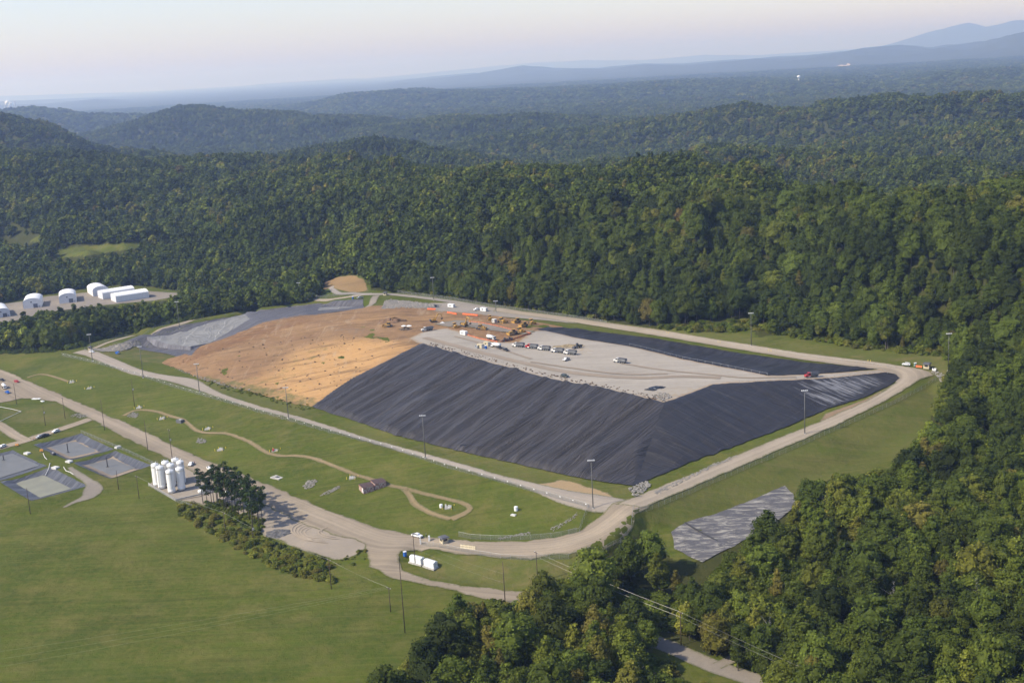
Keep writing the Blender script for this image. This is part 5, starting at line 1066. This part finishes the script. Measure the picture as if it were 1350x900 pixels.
heap(534.7, 435.5, 5, 2.4, 'dark earth heap beside the grey dump truck', DIRT, 1); heap(516, 424, 8, 2.6, 'red brown earth mound above the lone bulldozer', DIRT2, 2, sx=1.4); heap(749, 457, 6, .9, 'flat heap of tan and grey soil on the deck', simple('tan_soil', (.27, .21, .12), 1, 0, .25), 3, sx=1.8)
heap(368.5, 703, 5.5, .9, 'low dark gravel heap on the lot below the pines', simple('dark_gravel', (.12, .115, .11), 1, 0, .3), 4, 'gravel heap', sx=1.2); heap(583.3, 426.6, 2.6, 1.1, 'small white covered heap right of the reaching excavator', WHITE, 5); heap(532, 430.3, 2.3, .6, 'small white tarp covered heap beside the dark earth heap', WHITE, 6); heap(539, 430.3, 2.6, .7, 'larger white tarp covered heap beside the dark earth heap', WHITE, 7)
stones('rock_outfall', 'oval of grey stones around a culvert below the haul road bench', [(399,642),(405,634),(414,631),(419,634),(414,641),(404,645)], 160, .5, 8); stones('rock_outfall', 'strip of grey stones running down the grass to the haul road', [(420,654),(430,653),(450,642),(447,640),(430,648)], 140, .35, 9)
stones('rock_outfall', 'oval of grey stones on the grass beside the gravel lot', [(341,652),(346,647),(357,649),(356,655),(346,656)], 150, .45, 10); stones('rock_outfall', 'small ring of stones on the grass bench above the silos', [(258,583),(262,577),(272,579),(271,583),(264,585)], 120, .42, 11)
stones('rock_outfall', 'patch of grey stones where the dirt track leaves the haul road', [(167,549),(172,544),(180,543),(184,547),(178,551)], 120, .42, 12); stones('rock_outfall', 'grey stones on the grass beside the side road junction', [(91,549),(100,545),(116,546),(118,549),(104,552)], 120, .4, 13)
stones('rock_outfall', 'line of stones in the ditch beside the curved road', [(724,697),(740,690),(762,674),(765,676),(745,692),(730,700)], 130, .3, 14); stones('rock_outfall', 'pale stones along the haul road ditch near the fence', [(655,709),(680,704),(700,701),(700,704),(680,707),(660,711)], 120, .28, 15)
stones('rock_outfall', 'rocks and rubble at the front corner of the landfill', [(828,645),(838,640),(852,634),(858,640),(848,650),(836,655)], 260, .5, 16, off=.3); stones('rock_outfall', 'rock strip between the perimeter road and the grass below the liner', [(862,648),(900,631),(940,612),(970,600),(972,603),(940,616),(900,636),(866,653)], 500, .35, 17, off=.3)
stones('rock_outfall', 'rubble fan behind the corner booth running into the trees', [(1226,489),(1240,491),(1252,497),(1250,512),(1244,508),(1236,497)], 260, .5, 18); stones('rock_outfall', 'scattered stones along the toe of the clay slope', [(215,481),(262,500),(300,511),(330,516),(330,513),(300,506),(262,496)], 160, .45, 19, off=.4)
CL = simple('dark_clod', (.13, .09, .06), 1, 0, .3); stones('soil_clods', 'dark clods scattered over the clay slope', [(230,480),(300,455),(420,440),(540,450),(480,490),(415,530),(330,512)], 240, .55, 20, CL, off=.4, cat='soil clods'); stones('soil_clods', 'clods and scrap along the edge of the gravel deck', [(560,454),(640,475),(720,497),(800,512),(874,530),(880,526),(800,508),(720,493),(640,471),(570,452)], 260, .45, 21, CL, off=.55, cat='soil clods')
stones('deck_rubble', 'grey rubble at the front corner of the gravel deck', [(860,525),(868,518),(880,520),(886,525),(875,531)], 130, .6, 22, off=.55)
def well(px, py, label, parts=3, col=DWHITE, posts=4, seed=0):
    g = np.random.default_rng(seed); r = thing('well_head', px, py, label, 'well head', dz=.1)
    MB().box(-1.7, 1.7, -1.5, 1.5, -.4, .3).obj('slab', CONC, r)
    for k in range(parts): x, y = g.uniform(-1.3, 1.3, 2); MB().box(x-.45, x+.45, y-.4, y+.4, .3, .8+g.random()*.6, .08, .08).obj('valve_box', col, r)
    MB().path([(-1.2, -.8, .5), (-.2, -.8, 1.1), (1.2, -.5, 1.1), (1.2, .9, .4)], .12, 6).obj('pipe', STEEL, r)
    for k in range(posts): a = k*6.283/posts+.5; MB().tube((3.3*math.cos(a), 2.8*math.sin(a), -.2), (3.3*math.cos(a), 2.8*math.sin(a), 1.2), .13, 8).obj('bollard', YEL2, r)
for i, a in enumerate([(591,669,'well head of white boxes inside the loop of the dirt track', 5), (274,565.5,'well head with yellow bollards beside the dirt track bend', 3), (362.6,594,'well head on the bench with red valve boxes near the track', 3), (464.7,630,'square concrete well head left of the rusty cabins', 3), (214,552,'well head of grey boxes on the grass beyond the left track', 3), (118,512,'well head with yellow bollards on the upper left slope', 2), (183.5,537.5,'well head at the foot of the utility pole on the slope', 3), (95,504,'well head at the end of the short upper left track', 3), (290.6,593,'small well head on the grass beside the haul road', 2)]):
    well(*a[:3], parts=a[3], seed=i, col=RED if i == 2 else DWHITE)
def slab(px, py, L, W, H, label, head=(6, 2), col=CONC, name='concrete_slab', cat='slab', dz=0.):
    r = thing(name, px, py, label, cat, head, dz); MB().box(-L/2, L/2, -W/2, W/2, -.5, H).obj('slab', col, r); MB().box(-L*.18, L*.18, -W*.2, W*.2, H+.003, H+.12).obj('hatch', DSTEEL if col is CONC else DWHITE, r); MB().box(-L/2-.08, -L/2, -W/2, W/2, -.3, H*.8).obj('edge', col, r)
slab(366, 629, 7, 4.5, .25, 'flat grey concrete apron beside the haul road', (8, 2)); slab(36, 598, 3.8, 2.6, .9, 'pale concrete manhole box at the corner of the left pond', (5, 1), DWHITE); slab(73.3, 617, 4, 2.8, .9, 'pale concrete manhole box above the lower pond', (5, 1), DWHITE); slab(91.3, 609, 4, 2.6, .9, 'pale concrete manhole box where four ponds meet', (5, 1), DWHITE)
slab(155.5, 590, 3.4, 2.2, 1.0, 'pale concrete box at the corner of the right pond', (5, -2), DWHITE); slab(48, 526, 6, 2.2, .5, 'longer white slab lying by the haul road at left', (6, 0), WHITE); slab(56, 529, 3.6, 1.5, .4, 'shorter white slab lying by the haul road at left', (6, 2), WHITE); slab(238, 556.5, 4.4, 3, 1.8, 'dark grey concrete culvert box beside the dirt track', (6, 1), simple('dark_concrete', (.12, .12, .125), .9), 'culvert_box')
slab(677, 679, 2.5, 1.4, .5, 'low pale box next to the white tank on the grass bench', (6, 1), DWHITE); slab(70, 599, 4, 1.8, 1.2, 'dark pump unit on the bank of the top pond', (5, 2), DSTEEL, 'pump_unit', 'pump')
def tank(px, py, R_, H_, label, col=WHITE, horiz=False, dz=.1, head=(6, 1)):
    r = thing('storage_tank', px, py, label, 'tank', head, dz)
    if horiz: MB().tube((-H_/2, 0, R_+.4), (H_/2, 0, R_+.4), R_, 16).obj('shell', col, r, True); [MB().box(x-.2, x+.2, -R_, R_, 0, R_*.7).obj('saddle', CONC, r) for x in (-H_*.3, H_*.3)]
    else: MB().tube((0, 0, 0), (0, 0, H_), R_, 16).obj('shell', col, r); MB().tube((0, 0, H_), (0, 0, H_+.35), R_, 16, .2).obj('lid', col, r)
tank(680.5, 673, .95, 2.0, 'round white tank standing on the grass bench'); tank(581.6, 669, .8, 1.6, 'small round white tank inside the dirt track loop'); tank(271, 649, 1., 8, 'long white tank lying in front of the pines', WHITE, True, .2, (9, -3)); tank(304, 652, 1.1, 5, 'short white tank lying behind the pine trunks', WHITE, True, .2, (9, -2))
slab(566, 713, 1.2, .8, 2.6, 'white sign board standing left of the guard booth', (1, 5), WHITE, 'sign_board', 'sign'); slab(554.5, 717.5, .7, .5, 3., 'narrow white gate post below the parked white pickup', (1, 5), WHITE, 'gate_post', 'post')
heap(866, 512, 3.5, .9, 'heap of black pipe and scrap on the deck corner', BLACK, 31, sx=1.4, dz=.5)
r = thing('pipe_stack', 857, 515, 'black pipes lying beside the scrap heap on the deck', 'pipes', (8, 1), .55)
for k in range(6): MB().tube((-3+k*.3, k*.5-1.2, .2+.1*(k % 2)), (2.6+k*.2, k*.5-1.0, .2+.1*(k % 2)), .18, 8).obj('pipe', BLACK, r)
# discharge pipes and pond masts
for x, y0, y1, lb in ((90,584,597,'dark mast standing in the top pond'), (142,602.5,616,'dark mast standing in the right pond'), (5,600,607,'dark mast standing in the left pond')):
    h = hgt(x, y1, y0); r = thing('pond_mast', x, y1, lb, 'mast', dz=0); MB().tube((0, 0, -1), (0, 0, h), .28, 8).obj('mast', DSTEEL, r); MB().box(-.9, .9, -.5, .5, .3, .6).obj('float', DSTEEL, r)
r = tag(empty('white_hose', G(86, 618)), 'white hoses lying on the bank between the ponds', 'hose'); o0 = np.array(r.location)
for q in ([(84,616),(87,621),(93,623),(97,626)], [(57,598),(59,603),(62,606)], [(66,611),(64,619),(60,627)]): MB().path([p-o0+np.array([0, 0, .35]) for p in ground([a[0] for a in q], [a[1] for a in q])], .22, 6).obj('hose', DWHITE, r)
r = tag(empty('low_pipe', G(28, 543)), 'pale low pipeline bending across the grass at left', 'pipe'); o0 = np.array(r.location)
MB().path([p-o0+np.array([0, 0, .5]) for p in ground([-30, 0, 14, 28], [531, 537, 539.5, 543])], .16, 6).obj('pipe', DWHITE, r); MB().path([p-o0+np.array([0, 0, .5]) for p in ground([28, 14, 0, -30], [543, 549.5, 556, 570])], .16, 6).obj('pipe', DWHITE, r)
for x, y, lb in ((22.7,588,'orange light tower on the side road edge'), (55,595.4,'orange light tower beside the dark pump')):
    r = thing('light_tower', x, y, lb, 'light tower', dz=.1); MB().box(-1, 1, -.6, .6, .4, 1.5, .1, .1).obj('body', simple('tower_orange', (.65, .3, .06), .5), r); MB().tube((0, 0, 1.5), (0, 0, 3.), .07, 6).obj('mast', STEEL, r); wheels(r, (0,), .8, .35, .2)
def person(px, py, label, top, legs, dz=.2, rz=0.):
    """small standing worker: skinned body, vest and helmet as children"""
    p = G(px, py); o = empty('person', (p[0], p[1], p[2]+dz), rz); tag(o, label, 'person')
    me = bpy.data.meshes.new('body'); V = [(0, 0, .95), (0, 0, 1.2), (0, 0, 1.45), (0, .0, 1.55), (.02, 0, 1.7), (0, .1, .9), (.05, .12, .5), (0, .13, .06), (.13, .14, .03), (0, -.1, .9), (-.06, -.13, .5), (-.08, -.14, .06), (.05, -.15, .03), (0, .2, 1.42), (.02, .27, 1.15), (.12, .26, .92), (0, -.2, 1.42), (.02, -.27, 1.15), (.14, -.25, .93)]
    E = [(0, 1), (1, 2), (2, 3), (3, 4), (0, 5), (5, 6), (6, 7), (7, 8), (0, 9), (9, 10), (10, 11), (11, 12), (2, 13), (13, 14), (14, 15), (2, 16), (16, 17), (17, 18)]
    me.from_pydata(V, E, []); b = link('body', me, o); md = b.modifiers.new('skin', 'SKIN'); sk = me.skin_vertices[0].data
    for i, r_ in enumerate([.15, .15, .17, .07, .11, .11, .08, .06, .05, .11, .08, .06, .05, .08, .055, .045, .08, .055, .045]): sk[i].radius = (r_, r_*.85)
    sk[0].use_root = True; b.modifiers.new('sub', 'SUBSURF').levels = 1; me.materials.append(legs); MB().tube((0, 0, .92), (0, 0, 1.48), .24, 10, .21).obj('vest', top, o); MB().ball((.02, 0, 1.76), .13, 1, .8).obj('helmet', WHITE, o)
VEST = simple('orange_vest', (.75, .18, .03), .8); JEANS = simple('blue_jeans', (.05, .07, .12), .9)
person(46.5, 579.8, 'worker in an orange vest standing near the dark vehicles', VEST, JEANS); person(44, 580.8, 'worker in a dark red top standing left of the orange vest', simple('dark_red_top', (.3, .05, .04), .9), JEANS); person(256.5, 611.5, 'worker in a red vest standing behind the pickup by the silos', simple('red_vest', (.6, .08, .04), .8), JEANS); person(562, 708.5, 'worker in dark clothes standing behind the white pickup', BLACK, JEANS)
# ---------------------------------------------------------------- lamp masts and utility poles
def lamp_mast(px, py, top, label, r_=.26):
    h = hgt(px, py, top); r = thing('light_mast', px, py, label, 'light mast', dz=0, group='tall light masts along the roads'); MB().tube((0, 0, -.5), (0, 0, h), r_, 10, r_*.6).obj('mast', simple('mast_grey', (.13, .13, .12), .7, .1, .1), r, True); MB().tube((0, 0, -.5), (0, 0, .5), .6, 10).obj('footing', CONC, r)
    MB().box(-1.5, 1.5, -.1, .1, h-.25, h-.08).obj('crossarm', STEEL, r)
    for x in (-1.35, -.45, .45, 1.35): MB().prism([(x-.36, h-.05), (x+.36, h-.05), (x+.26, h+.4), (x-.26, h+.4)], -.45, .3).obj('lamp_head', LAMP, r)
for a in [(561,604,548,'light mast at the grass edge below the front liner'), (782,670,607,'light mast at the gate where inner and haul roads meet'), (1061,572,515,'light mast below the right liner beside the perimeter road'), (1250,489,440,'light mast behind the corner booth against the trees'), (990.5,456,413,'light mast beside the far perimeter road and grass wedge'),
          (122,476,441,'light mast next to the white car at the upper left'), (189,498,457,'light mast left of the clay slope beside the inner road'), (263,517,480,'light mast where the inner road passes the clay slope toe'), (380.5,552,511,'light mast at the left foot of the front liner'), (237,433,398,'light mast in front of the dark tree belt'), (395.5,396,373,'light mast standing by the berm road near the cut bank'), (572,396,366,'light mast at the wood edge behind the gravel plaza'), (654,412,397,'light mast at the right end of the gravel plaza')]: lamp_mast(*a)
POLE_TOPS = {}
def utility_pole(key, px, py, top, label, arm=True, box=False, mat=WOOD, r_=.2, armdir=(6, 3), dz=0, arms=1):
    h = hgt(px, py, top); r = thing('utility_pole', px, py, label, 'utility pole', armdir, dz, 'wooden utility poles'); MB().tube((0, 0, -1), (0, 0, h), r_, 10, r_*.65).obj('pole', mat, r, True); POLE_TOPS[key] = (r, h)
    if arm:
        for k in range(arms):
            z = h-.5-k*1.7; MB().box(-1.4, 1.4, -.09, .09, z, z+.2).obj('crossarm', WOOD, r)
            for x in (-1.2, 0, 1.2): MB().tube((x, 0, z+.2), (x, 0, z+.5), .09, 6).obj('insulator', LAMP, r)
    if box: MB().tube((.5, .3, h*.62), (.5, .3, h*.62+1.1), .4, 10).obj('transformer', STEEL, r)
for a in [('a', 534,834,735,'tallest bare wooden pole standing in the near grass', False, False), ('b', 666,794,740,'wooden pole with bracket rods beside the lower road', False, False), ('c', 547.5,744,703,'wooden pole rising behind the white sheds', False, False), ('d', 709,769,727,'wooden pole that starts the power line over the wood', True, False),
          ('e', 437,776,737,'wooden pole with crossarm below the gravel lot', True, False), ('f', 227,604,566,'wooden pole directly behind the silos', True, True), ('g', 195,593,553,'wooden pole on the verge between haul road and right pond', False, False), ('h', 138,567,526,'leaning wooden pole at the side road junction', False, False), ('i', 86,552,523.5,'wooden pole with a crossarm on the grass left of the junction', True, False),
          ('j', 177.5,536,500.5,'wooden pole on the grass slope with a white box', False, True), ('k', 22,533,505.5,'wooden pole beside the parking area at the far left', False, False), ('l', 40,677,643,'wooden pole on the field edge below the lower pond', False, False), ('m', 156.5,645,620,'thin wooden pole between the right pond and the field', False, False), ('n', 183.5,657,627,'wooden pole with crossarm left of the silo pad', True, False),
          ('o', 298,706,675,'wooden pole in the scrub below the pines', True, False), ('q', 60,561,535,'thin pole with a transformer on the left grass', False, True), ('r', 898,850,806,'wooden pole among the trees under the power line', True, False), ('s', 515,806,774,'grey pole with crossarm on the near grass slope', True, False), ('t', 334,712,690,'short pole with a white transformer below the pines', False, True)]: utility_pole(*a)
def tipx(key, x, dz=.5, k=0):
    r, h = POLE_TOPS[key]; c, s_ = math.cos(r.rotation_euler.z), math.sin(r.rotation_euler.z); return np.array(r.location)+np.array([c*x, s_*x, h-.5-k*1.7+dz])
WIRE = simple('line_wire', (.26, .25, .22), .5, .3, .05)
def wires(label, A, B, r_=.035, sag=.018):
    """A, B: lists of end points"""
    root = tag(empty('power_line', A[0]), label, 'power line'); o0 = np.array(A[0])
    for a, b in zip(A, B):
        L = np.linalg.norm(np.array(b)-np.array(a)); P = [a+(b-a)*t-np.array([0, 0, 4*sag*L*t*(1-t)])-o0 for t in np.linspace(0, 1, 13)]; MB().path(P, r_, 4).obj('wire', WIRE, root)
d3 = [tipx('d', x) for x in (-1.2, 0, 1.2)]; r3 = [tipx('r', x) for x in (-1.2, 0, 1.2)]
d4 = [tipx('d', x, -1.6) for x in (-.9, 0, .9)]; r4 = [tipx('r', x, -1.6) for x in (-.9, 0, .9)]
wires('bundle of pale wires from the first pole over the lower wood', d3+d4, r3+r4, .022, .01)
off = at_z(1230, 950, 12.)-r3[1]; wires('bundle of pale wires leaving over the wood at lower right', r3+r4, [p+off for p in r3+r4], .022, .01)
wires('wires from the pole below the lot to the pole in the scrub', [tipx('e', x) for x in (-1.2, 0, 1.2)], [tipx('o', x) for x in (-1.2, 0, 1.2)], .014); wires('wires from the scrub pole to the pole left of the silos', [tipx('o', x) for x in (-1.2, 0, 1.2)], [tipx('n', x) for x in (-1.2, 0, 1.2)], .014)
wires('wires from the pole below the lot down to the grey pole', [tipx('e', x) for x in (-1.2, 0, 1.2)], [tipx('s', x) for x in (-1.2, 0, 1.2)], .014)
wires('long wires sagging across the near field to the left', [tipx('s', x) for x in (-1.2, 0, 1.2)], [at_z(-120, 875+k*12, 8.) for k in range(3)], .018, .008); wires('two thin wires between the bracket pole and the sheds', [np.array(POLE_TOPS['b'][0].location)+np.array([0, 0, z]) for z in (9, 13)], [np.array(POLE_TOPS['c'][0].location)+np.array([0, 0, z]) for z in (8, 11)], .018)
# ---------------------------------------------------------------- chain link fences
LINK = simple('chain_link', (.25, .26, .25), .6, .3, .05)
def fence(pts_, label, h=2.4, sp_=4.5, plates=False, mesh_step=.45, dz=0, mat=LINK, name='chain_link_fence', mesh=True, group=None, pr_=.05):
    W = ground([p[0] for p in pts_], [p[1] for p in pts_]); C = resample([w[:2] for w in W], sp_, False); z = gz(C[:, 0], C[:, 1])+dz
    r = tag(empty(name, (C[0][0], C[0][1], z[0])), label, 'fence', group); o0 = np.array(r.location); pm = MB().tube((0, 0, -.3), (0, 0, h+.15), pr_, 6).me('post', STEEL)
    P = np.column_stack([C, z])-o0
    for k, p in enumerate(P):
        o = link('post', pm, r); o.location = p
    pl = None
    if plates:
        pl = MB().box(-.35, .35, -.03, .03, -.22, .22).me('sign_plate', WHITE)
        for k in range(0, len(P)-1, 2):
            q = (P[k]+P[k+1])/2; o = link('sign_plate', pl, r); d = P[k+1]-P[k]; o.location = (q[0], q[1], q[2]+1.7); o.rotation_euler = (0, 0, math.atan2(d[1], d[0])); o.location.x += math.sin(o.rotation_euler.z)*.08; o.location.y -= math.cos(o.rotation_euler.z)*.08
    rl = MB()
    for a, b in zip(P[:-1], P[1:]): rl.tube(a+np.array([0, 0, h]), b+np.array([0, 0, h]), .035, 4, cap=False)
    rl.obj('top_rail', STEEL, r)
    if mesh:
        V = []; Fc = []
        for a, b in zip(P[:-1], P[1:]):
            L = np.linalg.norm(b-a); n = max(2, int(L/mesh_step)); d = (b-a)/L; w = d*.03
            for k in range(-int(h/mesh_step), n):
                for s_ in (1, -1):
                    t0, t1 = k*mesh_step, k*mesh_step+h; z0, z1 = 0., h
                    if t0 < 0: z0 = -t0; t0 = 0
                    if t1 > L: z1 = h-(t1-L); t1 = L
                    if z1 <= z0: continue
                    if s_ < 0: q0 = a+d*(L-t0); q1 = a+d*(L-t1)
                    else: q0 = a+d*t0; q1 = a+d*t1
                    i = len(V); V += [q0+[0, 0, z0]-w, q0+[0, 0, z0]+w, q1+[0, 0, z1]+w, q1+[0, 0, z1]-w]; Fc.append((i, i+1, i+2, i+3))
        o = link('wire_mesh', mesh_np('wire_mesh', V, Fc, [mat]), r); o['kind'] = 'stuff'
    return r
fence([(82,469),(130,480),(180,494.5),(240,514),(300,531),(350,545.5),(382,555.5),(464,578),(528,596),(590,617),(640,630),(700,647.5),(743,660),(777,670)], 'long chain link fence with white plates along the inner road', plates=True)
fence([(777,670),(773,678),(768,690),(764,702),(750,705)], 'short chain link fence turning down beside the curve'); fence([(760,702),(740,707),(700,711),(660,712),(620,710),(605,707)], 'chain link fence on the grass side of the haul road')
fence([(556,719),(580,722),(620,730),(660,736),(700,738.5),(750,736.5),(790,729),(818,715),(832,700),(834,682),(835,672)], 'chain link fence along the outer edge of the curved road', 2.2)
fence([(836,676),(860,671),(900,655),(940,637),(980,620),(1020,603),(1060,586),(1100,568),(1140,550),(1180,532),(1215,514),(1238,500)], 'chain link fence on the grass below the perimeter road')
fence([(520,385.5),(560,391),(600,396),(655,406),(700,412),(760,420.5),(800,427)], 'chain link fence at the wood edge behind the gravel plaza', 2.4, 6)
fence([(112,462),(157,445.5),(250,420.5),(340,404),(420,393.5),(470,388)], 'chain link fence beside the berm road before the tree belt', 2.4, 7)
fence([(805,430),(860,438),(960,454),(1060,470),(1150,481),(1180,486)], 'low stake fence between far road and basin liner', 1.0, 5, mesh=False, dz=.2, name='stake_fence', pr_=.08)
fence([(975,506),(1010,504.5),(1050,502),(1080,500.5),(1120,497.5),(1160,492.3),(1180,495)], 'stake fence along the front edge of the ramp', 1.2, 5, mesh=False, dz=.5, name='stake_fence', pr_=.09)
fence([(830,456.5),(860,463),(900,473.5),(960,485),(1012,495.5)], 'row of stakes along the rear edge of the gravel deck', 1.2, 6, mesh=False, dz=.5, name='stake_fence', pr_=.09)
fence([(107,570.5),(125,578),(153,590),(176,600),(202,612)], 'chain link fence above the two right ponds', 2., 5); fence([(196,641),(214,651),(234,662),(260,672)], 'chain link fence in front of the silo pad', 2., 4.5)
# yellow marker posts by the far road
for i, (x, y, w_) in enumerate(((880,440,'near the grass wedge'), (948,452,'left of the light mast'), (1015,463,'right of the light mast'), (1146,477,'near the right hand corner'))):
    r = thing('marker_post', x, y, 'pair of yellow marker posts beside the far road '+w_, 'marker post', (6, 1), .1)
    for s_ in (-1, 1): MB().tube((s_*.9, 0, 0), (s_*.9, 0, 1.3), .12, 8).obj('post', YEL2, r)
# ---------------------------------------------------------------- pines by the silos
def pine_meshes(seed, H):
    g = np.random.default_rng(seed); V = []; Fc = []; A = []; off = 0; tr = MB(); tr.tube((0, 0, -.5), (g.normal()*.3, g.normal()*.3, H*.95), .20, 8, .07)
    for k in range(10):
        a = g.random()*6.283; z = H*(.42+.56*k/10); l = (1.3+1.9*g.random())*(1.1-.5*k/9); c = np.array([l*math.cos(a), l*math.sin(a), z+l*.25]); tr.tube((0, 0, z), c, .06, 4, .02)
        for s_ in range(90):
            n = g.standard_normal(3); n /= np.linalg.norm(n); p = c+n*np.array([1.45, 1.45, .85])*(.5+.5*g.random()); m = n+.5*g.standard_normal(3); m /= np.linalg.norm(m); t = np.cross(m, g.standard_normal(3)); t /= np.linalg.norm(t); b = np.cross(m, t); s = .38*(.6+.7*g.random())
            V += [p-t*s, p-b*s*.6, p+t*s, p+b*s*.6]; Fc.append([off, off+1, off+2, off+3]); off += 4; A += [np.clip(.5+.25*g.standard_normal(), 0, 1)]*4
    return mesh_np('crown', V, Fc, [PINE], attrs={'leaf': A}), tr.me('trunk', BARK, True)
PM = [pine_meshes(40+i, 18.) for i in range(5)]
pp = [(268,664),(274,668),(279,663),(283,670),(288,666),(292,672),(296,668),(299,675),(303,670),(307,677),(311,672),(315,679),(318,674),(322,682),(326,676),(329,685),(333,680),(336,690),(340,686),(342,697),(334,700),(286,660),(300,662),(310,665),(346,692)]
where = ['nearest the silos', 'at the left side of the grove', 'behind the long white tank', 'in the left half of the grove', 'in the middle of the grove', 'in the thick of the grove', 'in the right half of the grove', 'toward the gravel lot', 'at the right end of the grove', 'standing a little apart at the lot edge']
PLB = {}
for i, (x, y) in enumerate(pp):
    cm, tm = PM[i % 5]; s_ = .98+.3*rnd.random(); r = thing('pine_tree', x, y, '%s pine with a bare trunk %s' % (['tall', 'slim', 'leaning', 'dark', 'ragged'][i % 5], where[min(9, max(0, int((x-266)/8)))]+{13: ' on its near side', 21: ' by the gravel'}.get(i, '')), 'tree', dz=0, group='pines beside the silos', rz=i*1.3); r.scale = (s_, s_, s_)
    if r['label'] in PLB: r['label'] = r['label']+', nearer'
    PLB[r['label']] = 1
    c = link('crown', cm, r); c['tint'] = rnd.random(); c['val'] = .3+.4*rnd.random(); link('trunk', tm, r)
# ---------------------------------------------------------------- scrub and bushes
def bushes(name, label, polys, sp_, smin, smax, tint=(.45, .2), seed=5, cond=None):
    g = np.random.default_rng(seed); PP = []
    for poly in polys:
        W = ground([p[0] for p in poly], [p[1] for p in poly])[:, :2]; lo, hi = W.min(0), W.max(0); n = int((hi-lo).prod()/sp_**2); q = lo+(hi-lo)*g.random((n, 2)); q = q[inpoly(q[:, 0], q[:, 1], W)]; PP.append(q)
    q = np.vstack(PP); n = len(q); s = smin+(smax-smin)*g.random(n)**1.5
    P = np.column_stack([q, gz(q[:, 0], q[:, 1])]); o = instancer(name, dict(P=P, D=np.ones(n), sc=np.column_stack([s*(.9+.5*g.random(n)), s*(.9+.5*g.random(n)), s*(.55+.4*g.random(n))]), rot=g.random(n)*6.28, tint=np.clip(tint[0]+tint[1]*g.standard_normal(n), 0, .85), val=np.clip(.45+.2*g.standard_normal(n), 0, 1), idx=g.integers(0, 3, n)), BC, sink=.2); tag(o, label, 'scrub'); return o
BC = proto_coll('bush_kinds', BUSHP)
bushes('shrubbery', 'dense green scrub between the field and the gravel lot', [[(228,662),(262,668),(300,688),(342,704),(372,720),(384,722),(400,726),(432,742),(438,768),(400,764),(360,748),(318,727),(280,706),(240,682)]], 2.1, .2, .95, (.74, .12))
bushes('shrubbery', 'rough scrub covering the slope between far road and forest', [[(985,432),(1000,436),(1052,446),(1120,458),(1200,466),(1250,474),(1246,462),(1190,452),(1120,444),(1060,428),(1010,424)], [(870,432),(930,428),(985,424),(1010,418),(985,436),(950,438),(900,437)], [(640,398),(700,408),(760,417),(800,423),(800,417),(760,411),(700,402),(640,392)], [(520,384),(560,388),(640,398),(640,392),(560,380),(520,378)]], 3.0, .5, 1.5, (.62, .15), 6)
bushes('shrubbery', 'low scrub along the wood edge right of the landfill', [[(1236,560),(1245,510),(1256,490),(1266,498),(1256,540),(1244,590),(1215,625),(1130,648),(1085,655),(1078,642),(1130,630),(1190,615),(1215,592)], [(585,815),(640,795),(690,802),(725,778),(765,768),(782,756),(808,744),(830,742),(845,744),(845,750),(830,756),(790,780),(735,800),(690,815),(620,812)], [(500,897),(540,878),(566,862),(578,835),(592,845),(575,880),(560,905)], [(770,782),(800,768),(912,806),(905,838),(850,828),(800,812)], [(840,860),(900,885),(985,930),(1000,945),(930,945),(850,880)], [(985,856),(1060,880),(1120,920),(1060,920),(1000,892),(970,876)]], 3.0, .5, 1.5, (.5, .2), 7)
bushes('shrubbery', 'low scrub at the foot of the left tree belt', [[(0,466),(70,464),(110,457),(160,441),(250,423),(340,408),(340,404),(250,419),(160,436),(110,451),(70,459),(0,461),(-60,462),(-60,468)]], 3., .6, 1.5, (.3, .15), 8)
bushes('weeds', 'weeds dotting the gravel lot edge and clay toe', [[(265,500),(330,514),(400,532),(420,536),(400,541),(330,522),(270,507)], [(430,740),(486,722),(484,740),(450,748)]], 2.6, .15, .45, (.7, .15), 9)
bushes('shrubbery', 'low bushes growing between the pine trunks', [[(272,660),(300,662),(330,676),(346,690),(346,702),(330,700),(300,684),(270,670)]], 2.6, .3, 1.0, (.45, .2), 12)
# ---------------------------------------------------------------- far away
p = G(1053, 111); r = tag(empty('water_tower', p), 'white water tower on the distant wooded ridge', 'water tower'); k_ = np.linalg.norm(p[:2])/1600
MB().tube((0, 0, 0), (0, 0, 7*k_), 1.1*k_, 12, .8*k_).obj('column', DWHITE, r); MB().ball((0, 0, 9*k_), 2.2*k_, 2, .8).obj('tank', WHITE, r, True)
p = G(1111, 88); d_ = np.linalg.norm(p[:2]); u_ = p[:2]/d_; v_ = np.array([u_[1], -u_[0]])
fr = [(-11, -2.5), (-3, 1.), (4, 0), (6, 3), (10, 2), (10, -1), (3, -3), (-4, -3)]; k_ = d_/1600; ypx = 88
st(patch('bare_hillside', [tuple(ground([1111+a*1.], [88-b*1.])[0][:2]) for a, b in fr], mat_gravel('far_tan', (.45, .35, .26), (.5, .4, .3), (.38, .3, .22), 0, False), 14, 60, 0, world=True))
for i, (x, lb) in enumerate(((5, 'slim chimney at the far left horizon'), (19, 'second slim chimney beside the white steam'))):
    p = at_z(x, 130, 0.); d = raydir(x, 132); t = 16000/np.hypot(d[0], d[1]); q = np.array([d[0]*t, d[1]*t, 0]); q[2] = gz(q[0], q[1]); r = tag(empty('chimney', q), lb, 'chimney'); MB().tube((0, 0, -10), (0, 0, 150), 7, 10, 5).obj('stack', CONC, r); MB().tube((0, 0, 150), (0, 0, 155), 5.5, 10).obj('rim', RED, r)
    if i:
        m = MB(); g = np.random.default_rng(3)
        for k in range(16): m.ball((-35-k*3+g.normal()*8, g.normal()*10, 20+k*8), 14+k*1.6, 1)
        o = m.obj('steam', WHITE, None); o.location = q; tag(o, 'white steam rising beside the far chimneys', 'steam', kind='stuff')
